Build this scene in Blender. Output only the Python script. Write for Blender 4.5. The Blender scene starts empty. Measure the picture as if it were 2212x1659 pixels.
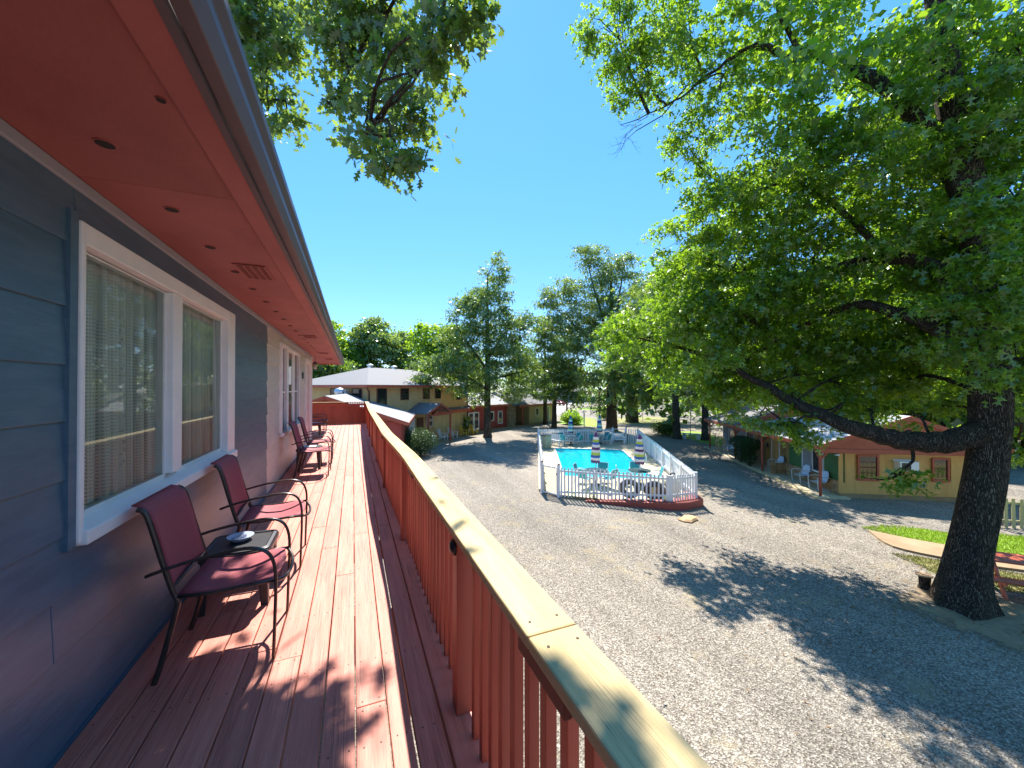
import bpy, math, random
import numpy as np
from mathutils import Vector, Matrix

random.seed(7)
rng = np.random.default_rng(11)
R = math.radians
C = bpy.context.scene.collection
scene = bpy.context.scene
EYE = 4.8            # camera height above the gravel
DECK = 3.2           # top of the upstairs deck

# ------------------------------------------------------------------ camera
cam_d = bpy.data.cameras.new('camera'); cam = bpy.data.objects.new('camera', cam_d); C.objects.link(cam)
cam.location = (0, 0, EYE); cam.rotation_euler = (R(90.5), 0, R(-22.5))
cam_d.sensor_width = 36; cam_d.lens = 36 * 830 / 2212; cam_d.clip_start = .05; cam_d.clip_end = 2000
scene.camera = cam
# ------------------------------------------------------------------ sky, sun, exposure
SUN_AZ, SUN_EL = 15.5, 52.0
w = bpy.data.worlds.new('World'); scene.world = w; w.use_nodes = True
nt = w.node_tree; nt.nodes.clear()
sky = nt.nodes.new('ShaderNodeTexSky'); sky.sky_type = 'NISHITA'; sky.sun_disc = False
sky.sun_elevation = R(SUN_EL); sky.sun_rotation = R(SUN_AZ)
sky.altitude = 300; sky.air_density = 1.0; sky.dust_density = 0.05; sky.ozone_density = 3.0
hs = nt.nodes.new('ShaderNodeHueSaturation'); hs.inputs['Saturation'].default_value = 1.15; hs.inputs['Hue'].default_value = 0.507
bg = nt.nodes.new('ShaderNodeBackground'); bg.inputs[1].default_value = 0.15
wo = nt.nodes.new('ShaderNodeOutputWorld')
nt.links.new(sky.outputs[0], hs.inputs['Color']); mxs = nt.nodes.new('ShaderNodeMix'); mxs.data_type = 'RGBA'; mxs.inputs[0].default_value = .74; mxs.inputs[7].default_value = (.15, .90, 2.08, 1)
nt.links.new(hs.outputs[0], mxs.inputs[6]); nt.links.new(mxs.outputs[2], bg.inputs[0]); nt.links.new(bg.outputs[0], wo.inputs[0])
sun_d = bpy.data.lights.new('sun', 'SUN'); sun_d.energy = 3.6; sun_d.angle = R(0.55); sun_d.color = (1, .95, .87)
sun = bpy.data.objects.new('sun', sun_d); C.objects.link(sun)
sdir = Vector((math.sin(R(SUN_AZ)) * math.cos(R(SUN_EL)), math.cos(R(SUN_AZ)) * math.cos(R(SUN_EL)), math.sin(R(SUN_EL))))
sun.rotation_euler = sdir.to_track_quat('Z', 'Y').to_euler(); sun.location = sdir * 60
scene.view_settings.view_transform = 'Standard'; scene.view_settings.look = 'None'
scene.view_settings.gamma = 1; scene.view_settings.exposure = 1.78; scene.view_settings.use_curve_mapping = False
scene.render.engine = 'CYCLES'
scene.cycles.max_bounces = 9; scene.cycles.diffuse_bounces = 4; scene.cycles.transparent_max_bounces = 16
scene.cycles.transmission_bounces = 5; scene.cycles.glossy_bounces = 4
try: scene.cycles.use_denoising = True
except Exception: pass

# ------------------------------------------------------------------ helpers: frames of reference
_f = np.array([math.sin(R(22.5)) * math.cos(R(.5)), math.cos(R(22.5)) * math.cos(R(.5)), math.sin(R(.5))])
_r = np.array([math.cos(R(22.5)), -math.sin(R(22.5)), 0.]); _u = np.cross(_r, _f)
def at(px, py, depth):                     # a point of the place, from its bearing in the photo and its distance
    d = _f + _r * (px - 1106) / 830 + _u * (829.5 - py) / 830
    p = d * depth; return Vector((p[0], p[1], p[2] + EYE))
# ------------------------------------------------------------------ helpers: meshes
class MB:
    def __init__(s): s.v = []; s.f = []; s.m = []; s.M = Matrix.Identity(4); s.mi = 0
    def add(s, vs, fs):
        o = len(s.v); s.v += [tuple(s.M @ Vector(p)) for p in vs]; s.f += [tuple(i + o for i in f) for f in fs]; s.m += [s.mi] * len(fs); return s
    def box(s, x0, x1, y0, y1, z0, z1):
        return s.add([(x0,y0,z0),(x1,y0,z0),(x1,y1,z0),(x0,y1,z0),(x0,y0,z1),(x1,y0,z1),(x1,y1,z1),(x0,y1,z1)],
                     [(0,3,2,1),(4,5,6,7),(0,1,5,4),(1,2,6,5),(2,3,7,6),(3,0,4,7)])
    def bar(s, a, b, w, h, up=(0,0,1)):    # rectangular bar from a to b
        a = Vector(a); b = Vector(b); d = (b - a).normalized(); up = Vector(up)
        if abs(d.dot(up)) > .98: up = Vector((0, 1, 0))
        x = d.cross(up).normalized(); y = x.cross(d).normalized(); vs = []
        for p in (a, b):
            for i, j in ((-1,-1),(1,-1),(1,1),(-1,1)): vs.append(tuple(p + x * i * w / 2 + y * j * h / 2))
        return s.add(vs, [(0,1,2,3),(7,6,5,4),(0,4,5,1),(1,5,6,2),(2,6,7,3),(3,7,4,0)])
    def tube(s, pts, rs, n=8, closed=False, flat=None, cap=True):
        pts = [Vector(p) for p in pts]; N = len(pts)
        if not hasattr(rs, '__len__'): rs = [rs] * N
        vs = []; fs = []; prev = None
        for i, p in enumerate(pts):
            if closed: t = pts[(i + 1) % N] - pts[i - 1]
            else: t = pts[min(i + 1, N - 1)] - pts[max(i - 1, 0)]
            t.normalize()
            if prev is None:
                ref = Vector((0, 0, 1)) if abs(t.z) < .9 else Vector((1, 0, 0))
                x = t.cross(ref).normalized()
            else:
                x = (prev - t * prev.dot(t)).normalized()
            prev = x; y = t.cross(x)
            for k in range(n):
                a = 2 * math.pi * k / n
                cx, cy = math.cos(a) * rs[i], math.sin(a) * rs[i]
                if flat: cx *= flat[0]; cy *= flat[1]
                vs.append(tuple(p + x * cx + y * cy))
        for i in range(N if closed else N - 1):
            j = (i + 1) % N
            for k in range(n):
                k2 = (k + 1) % n; fs.append((i*n+k, i*n+k2, j*n+k2, j*n+k))
        if not closed and cap: fs.append(tuple(range(n - 1, -1, -1))); fs.append(tuple(range((N-1)*n, N*n)))
        return s.add(vs, fs)
    def lathe(s, prof, n=20, wob=None, c=(0,0)):
        vs = []; fs = []
        for i, (r, z) in enumerate(prof):
            for k in range(n):
                a = 2 * math.pi * k / n; rr = r * (wob(a, z) if wob else 1)
                vs.append((c[0] + math.cos(a) * rr, c[1] + math.sin(a) * rr, z))
        for i in range(len(prof) - 1):
            for k in range(n): k2 = (k + 1) % n; fs.append((i*n+k, i*n+k2, (i+1)*n+k2, (i+1)*n+k))
        fs.append(tuple(range(n - 1, -1, -1))); fs.append(tuple(range((len(prof)-1)*n, len(prof)*n)))
        return s.add(vs, fs)
    def prism(s, poly, z0, z1):
        n = len(poly); vs = [(x, y, z0) for x, y in poly] + [(x, y, z1) for x, y in poly]
        return s.add(vs, [tuple(range(n - 1, -1, -1)), tuple(range(n, 2 * n))] + [(i, (i+1) % n, (i+1) % n + n, i + n) for i in range(n)])
    def build(s, name, mat, parent=None, smooth=False, bevel=0, loc=None):
        me = bpy.data.meshes.new(name); me.from_pydata(s.v, [], s.f)
        mats = mat if isinstance(mat, (list, tuple)) else [mat]
        for m in mats: me.materials.append(m)
        if len(mats) > 1: me.polygons.foreach_set('material_index', s.m)
        if smooth: me.polygons.foreach_set('use_smooth', [True] * len(me.polygons))
        me.update()
        o = bpy.data.objects.new(name, me); C.objects.link(o)
        if parent: o.parent = parent
        if loc: o.location = loc
        if bevel:
            b = o.modifiers.new('bevel', 'BEVEL'); b.width = bevel; b.segments = 2; b.limit_method = 'ANGLE'
        return o
def tag(o, label=None, cat=None, group=None, kind=None):
    if label: o['label'] = label
    if cat: o['category'] = cat
    if group: o['group'] = group
    if kind: o['kind'] = kind
    return o
def empty(name, loc=(0,0,0), rz=0, label=None, cat=None, group=None):
    o = bpy.data.objects.new(name, None); C.objects.link(o); o.location = loc; o.rotation_euler = (0, 0, rz); o.empty_display_size = .2
    return tag(o, label, cat, group)
def dup_obj(o, parent=None, loc=None, rot=None):
    c = o.copy(); C.objects.link(c)
    if parent is not None: c.parent = parent
    if loc is not None: c.location = loc
    if rot is not None: c.rotation_euler = rot
    return c
_kids = {}
def copy_tree(root, loc, rz, label=None, cat=None, group=None):
    def rec(o, par):
        c = o.copy(); C.objects.link(c); c.parent = par
        for ch in [x for x in bpy.data.objects if x.parent == o]: rec(ch, c)
        return c
    r = rec(root, None); r.location = loc; r.rotation_euler = (0, 0, rz)
    return tag(r, label, cat, group)
def sheet(name, poly, z, mat, kind='structure', label=None):
    me = bpy.data.meshes.new(name); me.from_pydata([(x, y, z) for x, y in poly], [], [tuple(range(len(poly)))]); me.materials.append(mat)
    o = bpy.data.objects.new(name, me); C.objects.link(o)
    if me.polygons[0].normal.z < 0: me.flip_normals()
    return tag(o, label, kind=kind)

# ------------------------------------------------------------------ helpers: materials
def rgb(c): return (c[0], c[1], c[2], 1)
def mat(name, col, rough=.6, col2=None, scale=6., detail=6., stretch=(1,1,1), bump=0., bscale=None, rand=0., spec=.5, metal=0., cracks=None, world=False, dist=.01, contrast=(.35,.65)):
    m = bpy.data.materials.new(name); m.use_nodes = True; n = m.node_tree.nodes; l = m.node_tree.links
    b = n['Principled BSDF']; b.inputs['Roughness'].default_value = rough; b.inputs['Metallic'].default_value = metal
    b.inputs['Specular IOR Level'].default_value = spec
    tc = n.new('ShaderNodeTexCoord'); mp = n.new('ShaderNodeMapping'); mp.inputs['Scale'].default_value = stretch
    if world:
        g = n.new('ShaderNodeNewGeometry'); l.new(g.outputs['Position'], mp.inputs['Vector'])
    else: l.new(tc.outputs['Object'], mp.inputs['Vector'])
    oi = n.new('ShaderNodeObjectInfo')
    vec = mp.outputs[0]
    if rand:                                  # shift the pattern per object so alike pieces differ
        ad = n.new('ShaderNodeVectorMath'); ad.operation = 'ADD'; mu = n.new('ShaderNodeVectorMath'); mu.operation = 'SCALE'
        cb = n.new('ShaderNodeCombineXYZ'); l.new(oi.outputs['Random'], cb.inputs[0]); l.new(oi.outputs['Random'], cb.inputs[2])
        l.new(cb.outputs[0], mu.inputs[0]); mu.inputs['Scale'].default_value = 37.; l.new(mu.outputs[0], ad.inputs[1]); l.new(vec, ad.inputs[0]); vec = ad.outputs[0]
    cur = None
    if col2:
        nz = n.new('ShaderNodeTexNoise'); nz.inputs['Scale'].default_value = scale; nz.inputs['Detail'].default_value = detail; nz.inputs['Roughness'].default_value = .62
        l.new(vec, nz.inputs['Vector'])
        mr = n.new('ShaderNodeMapRange'); mr.inputs[1].default_value = contrast[0]; mr.inputs[2].default_value = contrast[1]; l.new(nz.outputs[0], mr.inputs[0])
        mx = n.new('ShaderNodeMix'); mx.data_type = 'RGBA'; mx.inputs[6].default_value = rgb(col); mx.inputs[7].default_value = rgb(col2)
        l.new(mr.outputs[0], mx.inputs[0]); cur = mx.outputs[2]
    if cracks:                                # thin dark checks along the grain
        mp2 = n.new('ShaderNodeMapping'); mp2.inputs['Scale'].default_value = cracks['stretch']; l.new(vec if rand else mp.outputs[0], mp2.inputs['Vector'])
        cz = n.new('ShaderNodeTexNoise'); cz.inputs['Scale'].default_value = cracks.get('scale', 8); cz.inputs['Detail'].default_value = 3; l.new(mp2.outputs[0], cz.inputs['Vector'])
        cr = n.new('ShaderNodeMapRange'); cr.inputs[1].default_value = .5 - cracks['w']; cr.inputs[2].default_value = .5; l.new(cz.outputs[0], cr.inputs[0])
        c2 = n.new('ShaderNodeMapRange'); c2.inputs[1].default_value = .5 + cracks['w']; c2.inputs[2].default_value = .5; l.new(cz.outputs[0], c2.inputs[0])
        mm = n.new('ShaderNodeMath'); mm.operation = 'MINIMUM'; l.new(cr.outputs[0], mm.inputs[0]); l.new(c2.outputs[0], mm.inputs[1])
        mz = n.new('ShaderNodeTexNoise'); mz.inputs['Scale'].default_value = cracks.get('mask', 3); l.new(vec, mz.inputs['Vector'])
        mk = n.new('ShaderNodeMapRange'); mk.inputs[1].default_value = cracks.get('thr', .52); mk.inputs[2].default_value = cracks.get('thr', .52) + .06; l.new(mz.outputs[0], mk.inputs[0])
        m3 = n.new('ShaderNodeMath'); m3.operation = 'MULTIPLY'; l.new(mm.outputs[0], m3.inputs[0]); l.new(mk.outputs[0], m3.inputs[1])
        mx2 = n.new('ShaderNodeMix'); mx2.data_type = 'RGBA'; l.new(m3.outputs[0], mx2.inputs[0]); mx2.inputs[7].default_value = rgb(cracks['col'])
        if cur is not None: l.new(cur, mx2.inputs[6])
        else: mx2.inputs[6].default_value = rgb(col)
        cur = mx2.outputs[2]
    if rand:
        mv = n.new('ShaderNodeMapRange'); mv.inputs[3].default_value = 1 - rand; mv.inputs[4].default_value = 1 + rand; l.new(oi.outputs['Random'], mv.inputs[0])
        hv = n.new('ShaderNodeHueSaturation'); l.new(mv.outputs[0], hv.inputs['Value'])
        if cur is not None: l.new(cur, hv.inputs['Color'])
        else: hv.inputs['Color'].default_value = rgb(col)
        cur = hv.outputs[0]
    if cur is not None: l.new(cur, b.inputs['Base Color'])
    else: b.inputs['Base Color'].default_value = rgb(col)
    if bump:
        bz = n.new('ShaderNodeTexNoise'); bz.inputs['Scale'].default_value = bscale or scale * 3; bz.inputs['Detail'].default_value = 5; l.new(vec, bz.inputs['Vector'])
        bm = n.new('ShaderNodeBump'); bm.inputs['Strength'].default_value = bump; bm.inputs['Distance'].default_value = dist; l.new(bz.outputs[0], bm.inputs['Height']); l.new(bm.outputs[0], b.inputs['Normal'])
    return m

M = {}
M['deck'] = mat('deck_paint', (.50,.155,.10), .62, (.60,.215,.15), 5, 8, (6,.45,6), .5, 24, rand=.10, dist=.004,
                cracks=dict(stretch=(9,.35,9), scale=5, w=.034, col=(.10,.03,.02), mask=2.2, thr=.48))
M['railred'] = mat('rail_red_paint', (.34,.066,.034), .5, (.43,.095,.05), 3, 6, (1,1,.3), .3, 20, rand=.12, dist=.004)
M['cap'] = mat('cap_cream_paint', (.50,.37,.175), .85, (.60,.46,.24), 4, 8, (4,.4,4), .4, 26, rand=.05, dist=.003, spec=.2,
               cracks=dict(stretch=(12,.5,12), scale=3.5, w=.012, col=(.12,.08,.04), mask=1.7, thr=.55))
M['dark_nail'] = mat('nail_rust', (.05,.02,.012), .7)
M['blue'] = mat('siding_blue_paint', (.048,.108,.165), .42, (.078,.145,.205), 3, 6, (4,1,6), .25, 9, rand=.06, dist=.006)
M['cream'] = mat('siding_cream_paint', (.50,.47,.42), .5, (.58,.54,.48), 3, 6, (4,1,6), .25, 9, rand=.05, dist=.006)
M['soffit'] = mat('soffit_red_paint', (.26,.064,.058), .55, (.36,.10,.088), 1.7, 10, (1,.6,1), .35, 45, rand=.05, dist=.004)
M['gutter'] = mat('gutter_brown_metal', (.075,.052,.06), .42, (.095,.07,.078), 2, 5, (1,.3,1), spec=.4)
M['white'] = mat('white_trim_paint', (.74,.73,.72), .42, (.80,.79,.77), 6, 6, (1,1,1), .15, 30, dist=.003)
M['frieze'] = mat('frieze_grey_paint', (.30,.30,.34), .5)
M['black'] = mat('black_void', (.012,.01,.01), .8)
M['dark_metal'] = mat('bronze_metal', (.045,.034,.030), .32, (.07,.05,.042), 20, 4, metal=.35)
M['sling'] = mat('maroon_sling_fabric', (.27,.040,.055), .72, (.34,.055,.07), 90, 3, (1,1,1), .35, 260, dist=.002)
M['table_black'] = mat('black_resin', (.018,.018,.022), .38, (.03,.03,.034), 8, 4, bump=.15, bscale=60, dist=.003)
M['dish'] = mat('dish_glazed_grey', (.42,.46,.56), .25)
M['roof'] = mat('roof_shingle_grey', (.125,.122,.125), .85, (.19,.185,.185), 30, 6, (1,1,1), .5, 60, dist=.01)
M['roofw'] = mat('roof_white_grey', (.32,.32,.33), .8, (.42,.42,.42), 10, 6, (1,1,1), .3, 40, dist=.01)
M['roofm'] = mat('roof_mid_grey', (.20,.20,.205), .85, (.28,.275,.275), 12, 6, bump=.4, bscale=50, dist=.01)
M['tan'] = mat('tan_stucco', (.56,.345,.145), .8, (.64,.41,.18), 1.6, 7, bump=.4, bscale=60, dist=.01)
M['tanwood'] = mat('tan_board', (.50,.39,.19), .7, (.57,.45,.23), 2, 6, (3,3,.4), rand=.07)
M['yellow'] = mat('yellow_board', (.46,.39,.19), .7, (.52,.44,.22), 2, 6, (3,3,.4), rand=.05)
M['gold'] = mat('ochre_board', (.60,.325,.10), .65, (.68,.385,.125), 2.5, 7, (2,2,.5), .2, 40, rand=.03, dist=.004)
M['redwall'] = mat('red_board', (.34,.052,.042), .65, (.40,.07,.055), 2, 6, (2,2,.5), rand=.05)
M['redtrim'] = mat('red_trim_paint', (.36,.072,.036), .5, (.44,.095,.05), 2, 6, rand=.08)
M['brown'] = mat('brown_trim', (.13,.04,.028), .6)
M['green'] = mat('green_wall_paint', (.055,.15,.045), .6, (.07,.185,.055), 2, 6)
M['grey'] = mat('grey_wall_board', (.20,.24,.28), .65, (.25,.29,.33), 2, 6, (1,1,.5), rand=.05)
M['glassdark'] = mat('window_dark_glass', (.02,.022,.022), .06, spec=.9)
M['curtain_grey'] = mat('grey_curtain', (.22,.23,.22), .9, (.34,.34,.32), 3, 4, (14,14,.4))
M['wood'] = mat('raw_timber', (.28,.17,.09), .7, (.36,.23,.12), 4, 6, (1,1,4))
M['conc'] = mat('concrete', (.27,.18,.095), .85, (.37,.26,.15), 1.2, 9, bump=.3, bscale=60, dist=.006, world=True)
M['pooldeck'] = mat('pool_concrete', (.47,.385,.25), .85, (.57,.48,.33), .9, 9, bump=.25, bscale=50, dist=.006, world=True)
M['pool'] = mat('pool_paint', (.02,.70,.82), .6, (.04,.80,.88), .8, 4)
M['picket'] = mat('picket_white_paint', (.74,.74,.75), .5, (.82,.82,.82), 5, 5, (1,1,.5), rand=.04)
M['lattice'] = mat('lattice_shaded_white', (.24,.22,.16), .7)  # white slats seen in shade; the shade is put into this dark grey
M['teal'] = mat('teal_sling', (.015,.26,.29), .6, (.02,.32,.35), 20, 3)
M['rubber'] = mat('black_rubber', (.015,.015,.017), .35)
M['stone'] = mat('ledge_stone', (.40,.235,.105), .8, (.52,.33,.16), 7, 6, bump=.5, bscale=30, rand=.22, dist=.01)
M['stonegrey'] = mat('chimney_stone', (.22,.17,.10), .85, (.34,.28,.18), 3, 6, bump=.6, bscale=12, rand=.3, dist=.02)
M['metalwhite'] = mat('white_enamel', (.62,.70,.78), .35)
M['yellowp'] = mat('yellow_plastic', (.60,.42,.05), .45)
M['steel'] = mat('galvanised_steel', (.55,.58,.62), .3, metal=.7)
M['chrome'] = mat('chrome', (.75,.76,.78), .12, metal=1)
M['sand'] = mat('sandy_soil', (.20,.145,.085), .95, (.30,.22,.13), 3, 9, bump=.5, bscale=40, dist=.02, world=True)
M['orange'] = mat('orange_sign', (.75,.28,.04), .5)
M['carred'] = mat('car_red', (.22,.02,.02), .25)
M['picnic'] = mat('picnic_red_paint', (.50,.10,.045), .5, (.58,.13,.06), 4, 6, (.5,6,6), .3, 20, rand=.08, dist=.004)
M['interior'] = mat('room_wall', (.10,.085,.07), .9)
M['lantern'] = mat('lantern_frosted', (.55,.50,.45), .4)

def lin(name, c): return mat(name, c, .8, tuple(x * 1.15 for x in c), 9, 3)
M['u_purple'] = lin('stripe_purple', (.12,.045,.15)); M['u_lime'] = lin('stripe_lime', (.42,.52,.06)); M['u_blue'] = lin('stripe_blue', (.05,.13,.42))
M['u_white'] = lin('stripe_white', (.70,.70,.68)); M['u_navy'] = lin('stripe_navy', (.02,.035,.16)); M['u_green'] = lin('stripe_green', (.30,.48,.22))

def m_gravel():
    m = bpy.data.materials.new('gravel_asphalt'); m.use_nodes = True; n = m.node_tree.nodes; l = m.node_tree.links; b = n['Principled BSDF']
    b.inputs['Roughness'].default_value = .9; b.inputs['Specular IOR Level'].default_value = .25
    g = n.new('ShaderNodeNewGeometry')
    v = n.new('ShaderNodeTexVoronoi'); v.inputs['Scale'].default_value = 46; l.new(g.outputs['Position'], v.inputs['Vector'])
    cr = n.new('ShaderNodeValToRGB'); e = cr.color_ramp.elements; e[0].color = (.135,.11,.085,1); e[0].position = .0; e[1].color = (.57,.505,.415,1); e[1].position = 1
    q = cr.color_ramp.elements.new(.3); q.color = (.235,.20,.16,1); q = cr.color_ramp.elements.new(.62); q.color = (.355,.31,.25,1)
    sp = n.new('ShaderNodeSeparateColor'); l.new(v.outputs['Color'], sp.inputs[0]); l.new(sp.outputs[0], cr.inputs[0])
    v2 = n.new('ShaderNodeTexVoronoi'); v2.inputs['Scale'].default_value = 13; l.new(g.outputs['Position'], v2.inputs['Vector'])
    dk = n.new('ShaderNodeMapRange'); dk.inputs[1].default_value = .12; dk.inputs[2].default_value = .45; dk.inputs[3].default_value = 1.; dk.inputs[4].default_value = .72; l.new(v2.outputs['Distance'], dk.inputs[0])
    mx = n.new('ShaderNodeMix'); mx.data_type = 'RGBA'; mx.blend_type = 'MULTIPLY'; mx.inputs[0].default_value = 1; l.new(cr.outputs[0], mx.inputs[6]); l.new(dk.outputs[0], mx.inputs[7])
    nz = n.new('ShaderNodeTexNoise'); nz.inputs['Scale'].default_value = .5; nz.inputs['Detail'].default_value = 14; nz.inputs['Roughness'].default_value = .8; l.new(g.outputs['Position'], nz.inputs['Vector'])
    mr = n.new('ShaderNodeMapRange'); mr.inputs[1].default_value = .54; mr.inputs[2].default_value = .66; l.new(nz.outputs[0], mr.inputs[0])
    m2 = n.new('ShaderNodeMix'); m2.data_type = 'RGBA'; l.new(mr.outputs[0], m2.inputs[0]); l.new(mx.outputs[2], m2.inputs[6]); m2.inputs[7].default_value = (.34,.275,.17,1)
    n3 = n.new('ShaderNodeTexNoise'); n3.inputs['Scale'].default_value = .13; n3.inputs['Detail'].default_value = 4; l.new(g.outputs['Position'], n3.inputs['Vector'])
    r3 = n.new('ShaderNodeMapRange'); r3.inputs[1].default_value = .3; r3.inputs[2].default_value = .7; r3.inputs[3].default_value = .88; r3.inputs[4].default_value = 1.14; l.new(n3.outputs[0], r3.inputs[0])
    hv = n.new('ShaderNodeHueSaturation'); l.new(r3.outputs[0], hv.inputs['Value']); l.new(m2.outputs[2], hv.inputs['Color'])
    mp = n.new('ShaderNodeMapping'); mp.inputs['Rotation'].default_value = (0,0,R(32)); mp.inputs['Scale'].default_value = (.55,.07,1); l.new(g.outputs['Position'], mp.inputs[0])
    n5 = n.new('ShaderNodeTexNoise'); n5.inputs['Scale'].default_value = 1.; n5.inputs['Detail'].default_value = 5; n5.inputs['Roughness'].default_value = .6; l.new(mp.outputs[0], n5.inputs[0])
    r5 = n.new('ShaderNodeMapRange'); r5.inputs[1].default_value = .4; r5.inputs[2].default_value = .62; r5.inputs[3].default_value = .84; r5.inputs[4].default_value = 1.12; l.new(n5.outputs[0], r5.inputs[0])
    h5 = n.new('ShaderNodeHueSaturation'); l.new(r5.outputs[0], h5.inputs['Value']); l.new(hv.outputs[0], h5.inputs['Color']); l.new(h5.outputs[0], b.inputs['Base Color'])
    bm = n.new('ShaderNodeBump'); bm.inputs['Strength'].default_value = .8; bm.inputs['Distance'].default_value = .02; l.new(v.outputs['Distance'], bm.inputs['Height']); l.new(bm.outputs[0], b.inputs['Normal'])
    return m
M['gravel'] = m_gravel()
def m_grass(name, a, b_):
    return mat(name, a, .9, b_, 2.2, 10, bump=.8, bscale=70, dist=.03, world=True)
M['grass'] = m_grass('lawn_grass', (.17,.32,.02), (.30,.40,.05))
M['grassdry'] = m_grass('dry_grass', (.20,.22,.06), (.30,.26,.10))
def m_bark(name, a, b_, sc=7):
    m = bpy.data.materials.new(name); m.use_nodes = True; n = m.node_tree.nodes; l = m.node_tree.links; b = n['Principled BSDF']
    b.inputs['Roughness'].default_value = .95; b.inputs['Specular IOR Level'].default_value = .15
    g = n.new('ShaderNodeNewGeometry'); mp = n.new('ShaderNodeMapping'); mp.inputs['Scale'].default_value = (1,1,.16); l.new(g.outputs['Position'], mp.inputs[0])
    nz = n.new('ShaderNodeTexNoise'); nz.inputs['Scale'].default_value = sc; nz.inputs['Detail'].default_value = 6
    mx0 = n.new('ShaderNodeMix'); mx0.data_type = 'VECTOR'; mx0.inputs[0].default_value = .2; l.new(mp.outputs[0], nz.inputs[0]); l.new(mp.outputs[0], mx0.inputs[4]); l.new(nz.outputs['Color'], mx0.inputs[5])
    v = n.new('ShaderNodeTexVoronoi'); v.feature = 'DISTANCE_TO_EDGE'; v.inputs['Scale'].default_value = sc * 2.4; l.new(mx0.outputs[1], v.inputs['Vector'])
    mr = n.new('ShaderNodeMapRange'); mr.inputs[1].default_value = 0; mr.inputs[2].default_value = .22; l.new(v.outputs['Distance'], mr.inputs[0])
    mx = n.new('ShaderNodeMix'); mx.data_type = 'RGBA'; mx.inputs[6].default_value = rgb(a); mx.inputs[7].default_value = rgb(b_); l.new(mr.outputs[0], mx.inputs[0]); l.new(mx.outputs[2], b.inputs['Base Color'])
    bm = n.new('ShaderNodeBump'); bm.inputs['Strength'].default_value = 1; bm.inputs['Distance'].default_value = .05; l.new(mr.outputs[0], bm.inputs['Height']); l.new(bm.outputs[0], b.inputs['Normal'])
    return m
M['bark'] = m_bark('oak_bark', (.036,.028,.02), (.15,.118,.082), 14)
M['bark2'] = m_bark('distant_bark', (.05,.04,.03), (.14,.115,.085), 6)
M['deadwood'] = mat('dead_twig', (.30,.25,.19), .9)
def m_leaf(name, front, trans, gl=.10, mixt=.5):
    m = bpy.data.materials.new(name); m.use_nodes = True; n = m.node_tree.nodes; l = m.node_tree.links; n.clear()
    out = n.new('ShaderNodeOutputMaterial'); d = n.new('ShaderNodeBsdfDiffuse'); t = n.new('ShaderNodeBsdfTranslucent'); g = n.new('ShaderNodeBsdfGlossy'); g.inputs['Roughness'].default_value = .38
    at_ = n.new('ShaderNodeAttribute'); at_.attribute_name = 'tint'
    def colr(c0, c1):
        mx = n.new('ShaderNodeMix'); mx.data_type = 'RGBA'; mx.inputs[6].default_value = rgb(c0); mx.inputs[7].default_value = rgb(c1); l.new(at_.outputs['Fac'], mx.inputs[0]); return mx.outputs[2]
    l.new(colr(tuple(x * .7 for x in front), (front[0] * 1.5, front[1] * 1.25, front[2])), d.inputs[0])
    l.new(colr(tuple(x * .65 for x in trans), (trans[0] * 1.5, trans[1] * 1.2, trans[2])), t.inputs[0])
    m1 = n.new('ShaderNodeMixShader'); m1.inputs[0].default_value = mixt; l.new(d.outputs[0], m1.inputs[1]); l.new(t.outputs[0], m1.inputs[2])
    m2 = n.new('ShaderNodeMixShader'); m2.inputs[0].default_value = gl; l.new(m1.outputs[0], m2.inputs[1]); l.new(g.outputs[0], m2.inputs[2])
    g.inputs[0].default_value = (.8,.85,.8,1)
    l.new(m2.outputs[0], out.inputs[0]); return m
M['leaf'] = m_leaf('oak_leaf', (.08,.19,.018), (.36,.66,.03), .07, .52)
M['leaf2'] = m_leaf('pale_oak_leaf', (.10,.19,.04), (.32,.52,.07), .12, .5)
M['leaf3'] = m_leaf('dark_leaf', (.06,.13,.025), (.24,.44,.045), .08, .48)
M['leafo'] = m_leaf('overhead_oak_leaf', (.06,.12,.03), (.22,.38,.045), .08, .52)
M['leafbox'] = m_leaf('boxwood_leaf', (.03,.08,.022), (.07,.15,.03), .05, .35)

# ------------------------------------------------------------------ leaves and trees
L_HI = (np.array([(0,.0),(.10,.035),(.24,.20),(.31,.07),(.47,.33),(.55,.09),(.73,.27),(.79,.07),(1.,.0)]))
def leaf_template(kind):
    if kind == 'hi':
        P = L_HI; n = len(P)
        vs = [(x, y, -.10 * x * x) for x, y in P] + [(x, -y, -.10 * x * x) for x, y in P[1:-1]]
        def lo(i): return i if i in (0, n - 1) else n + i - 1
        fs = []
        for i in range(n - 1):
            a, b = i, i + 1; c, d = lo(i + 1), lo(i)
            poly = [k for k in (a, b, c, d)]
            poly = list(dict.fromkeys(poly)); fs.append(tuple(poly))
        return vs, fs
    if kind == 'mid':
        vs = [(0,0,0),(.5,.09,.03),(1,0,-.08),(.5,-.09,.03),(.2,.02,0),(.42,.36,-.03),(.5,.03,0),(.42,-.36,-.03),(.6,.02,0),(.86,.26,-.05),(.8,.01,0),(.86,-.26,-.05)]
        return vs, [(0,3,2,1),(4,6,5),(4,7,6),(8,10,9),(8,11,10)]
    vs = [(0,0,0),(.45,.32,-.02),(1,0,-.06),(.5,-.3,.02)]
    return vs, [(0,3,2,1)]
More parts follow.
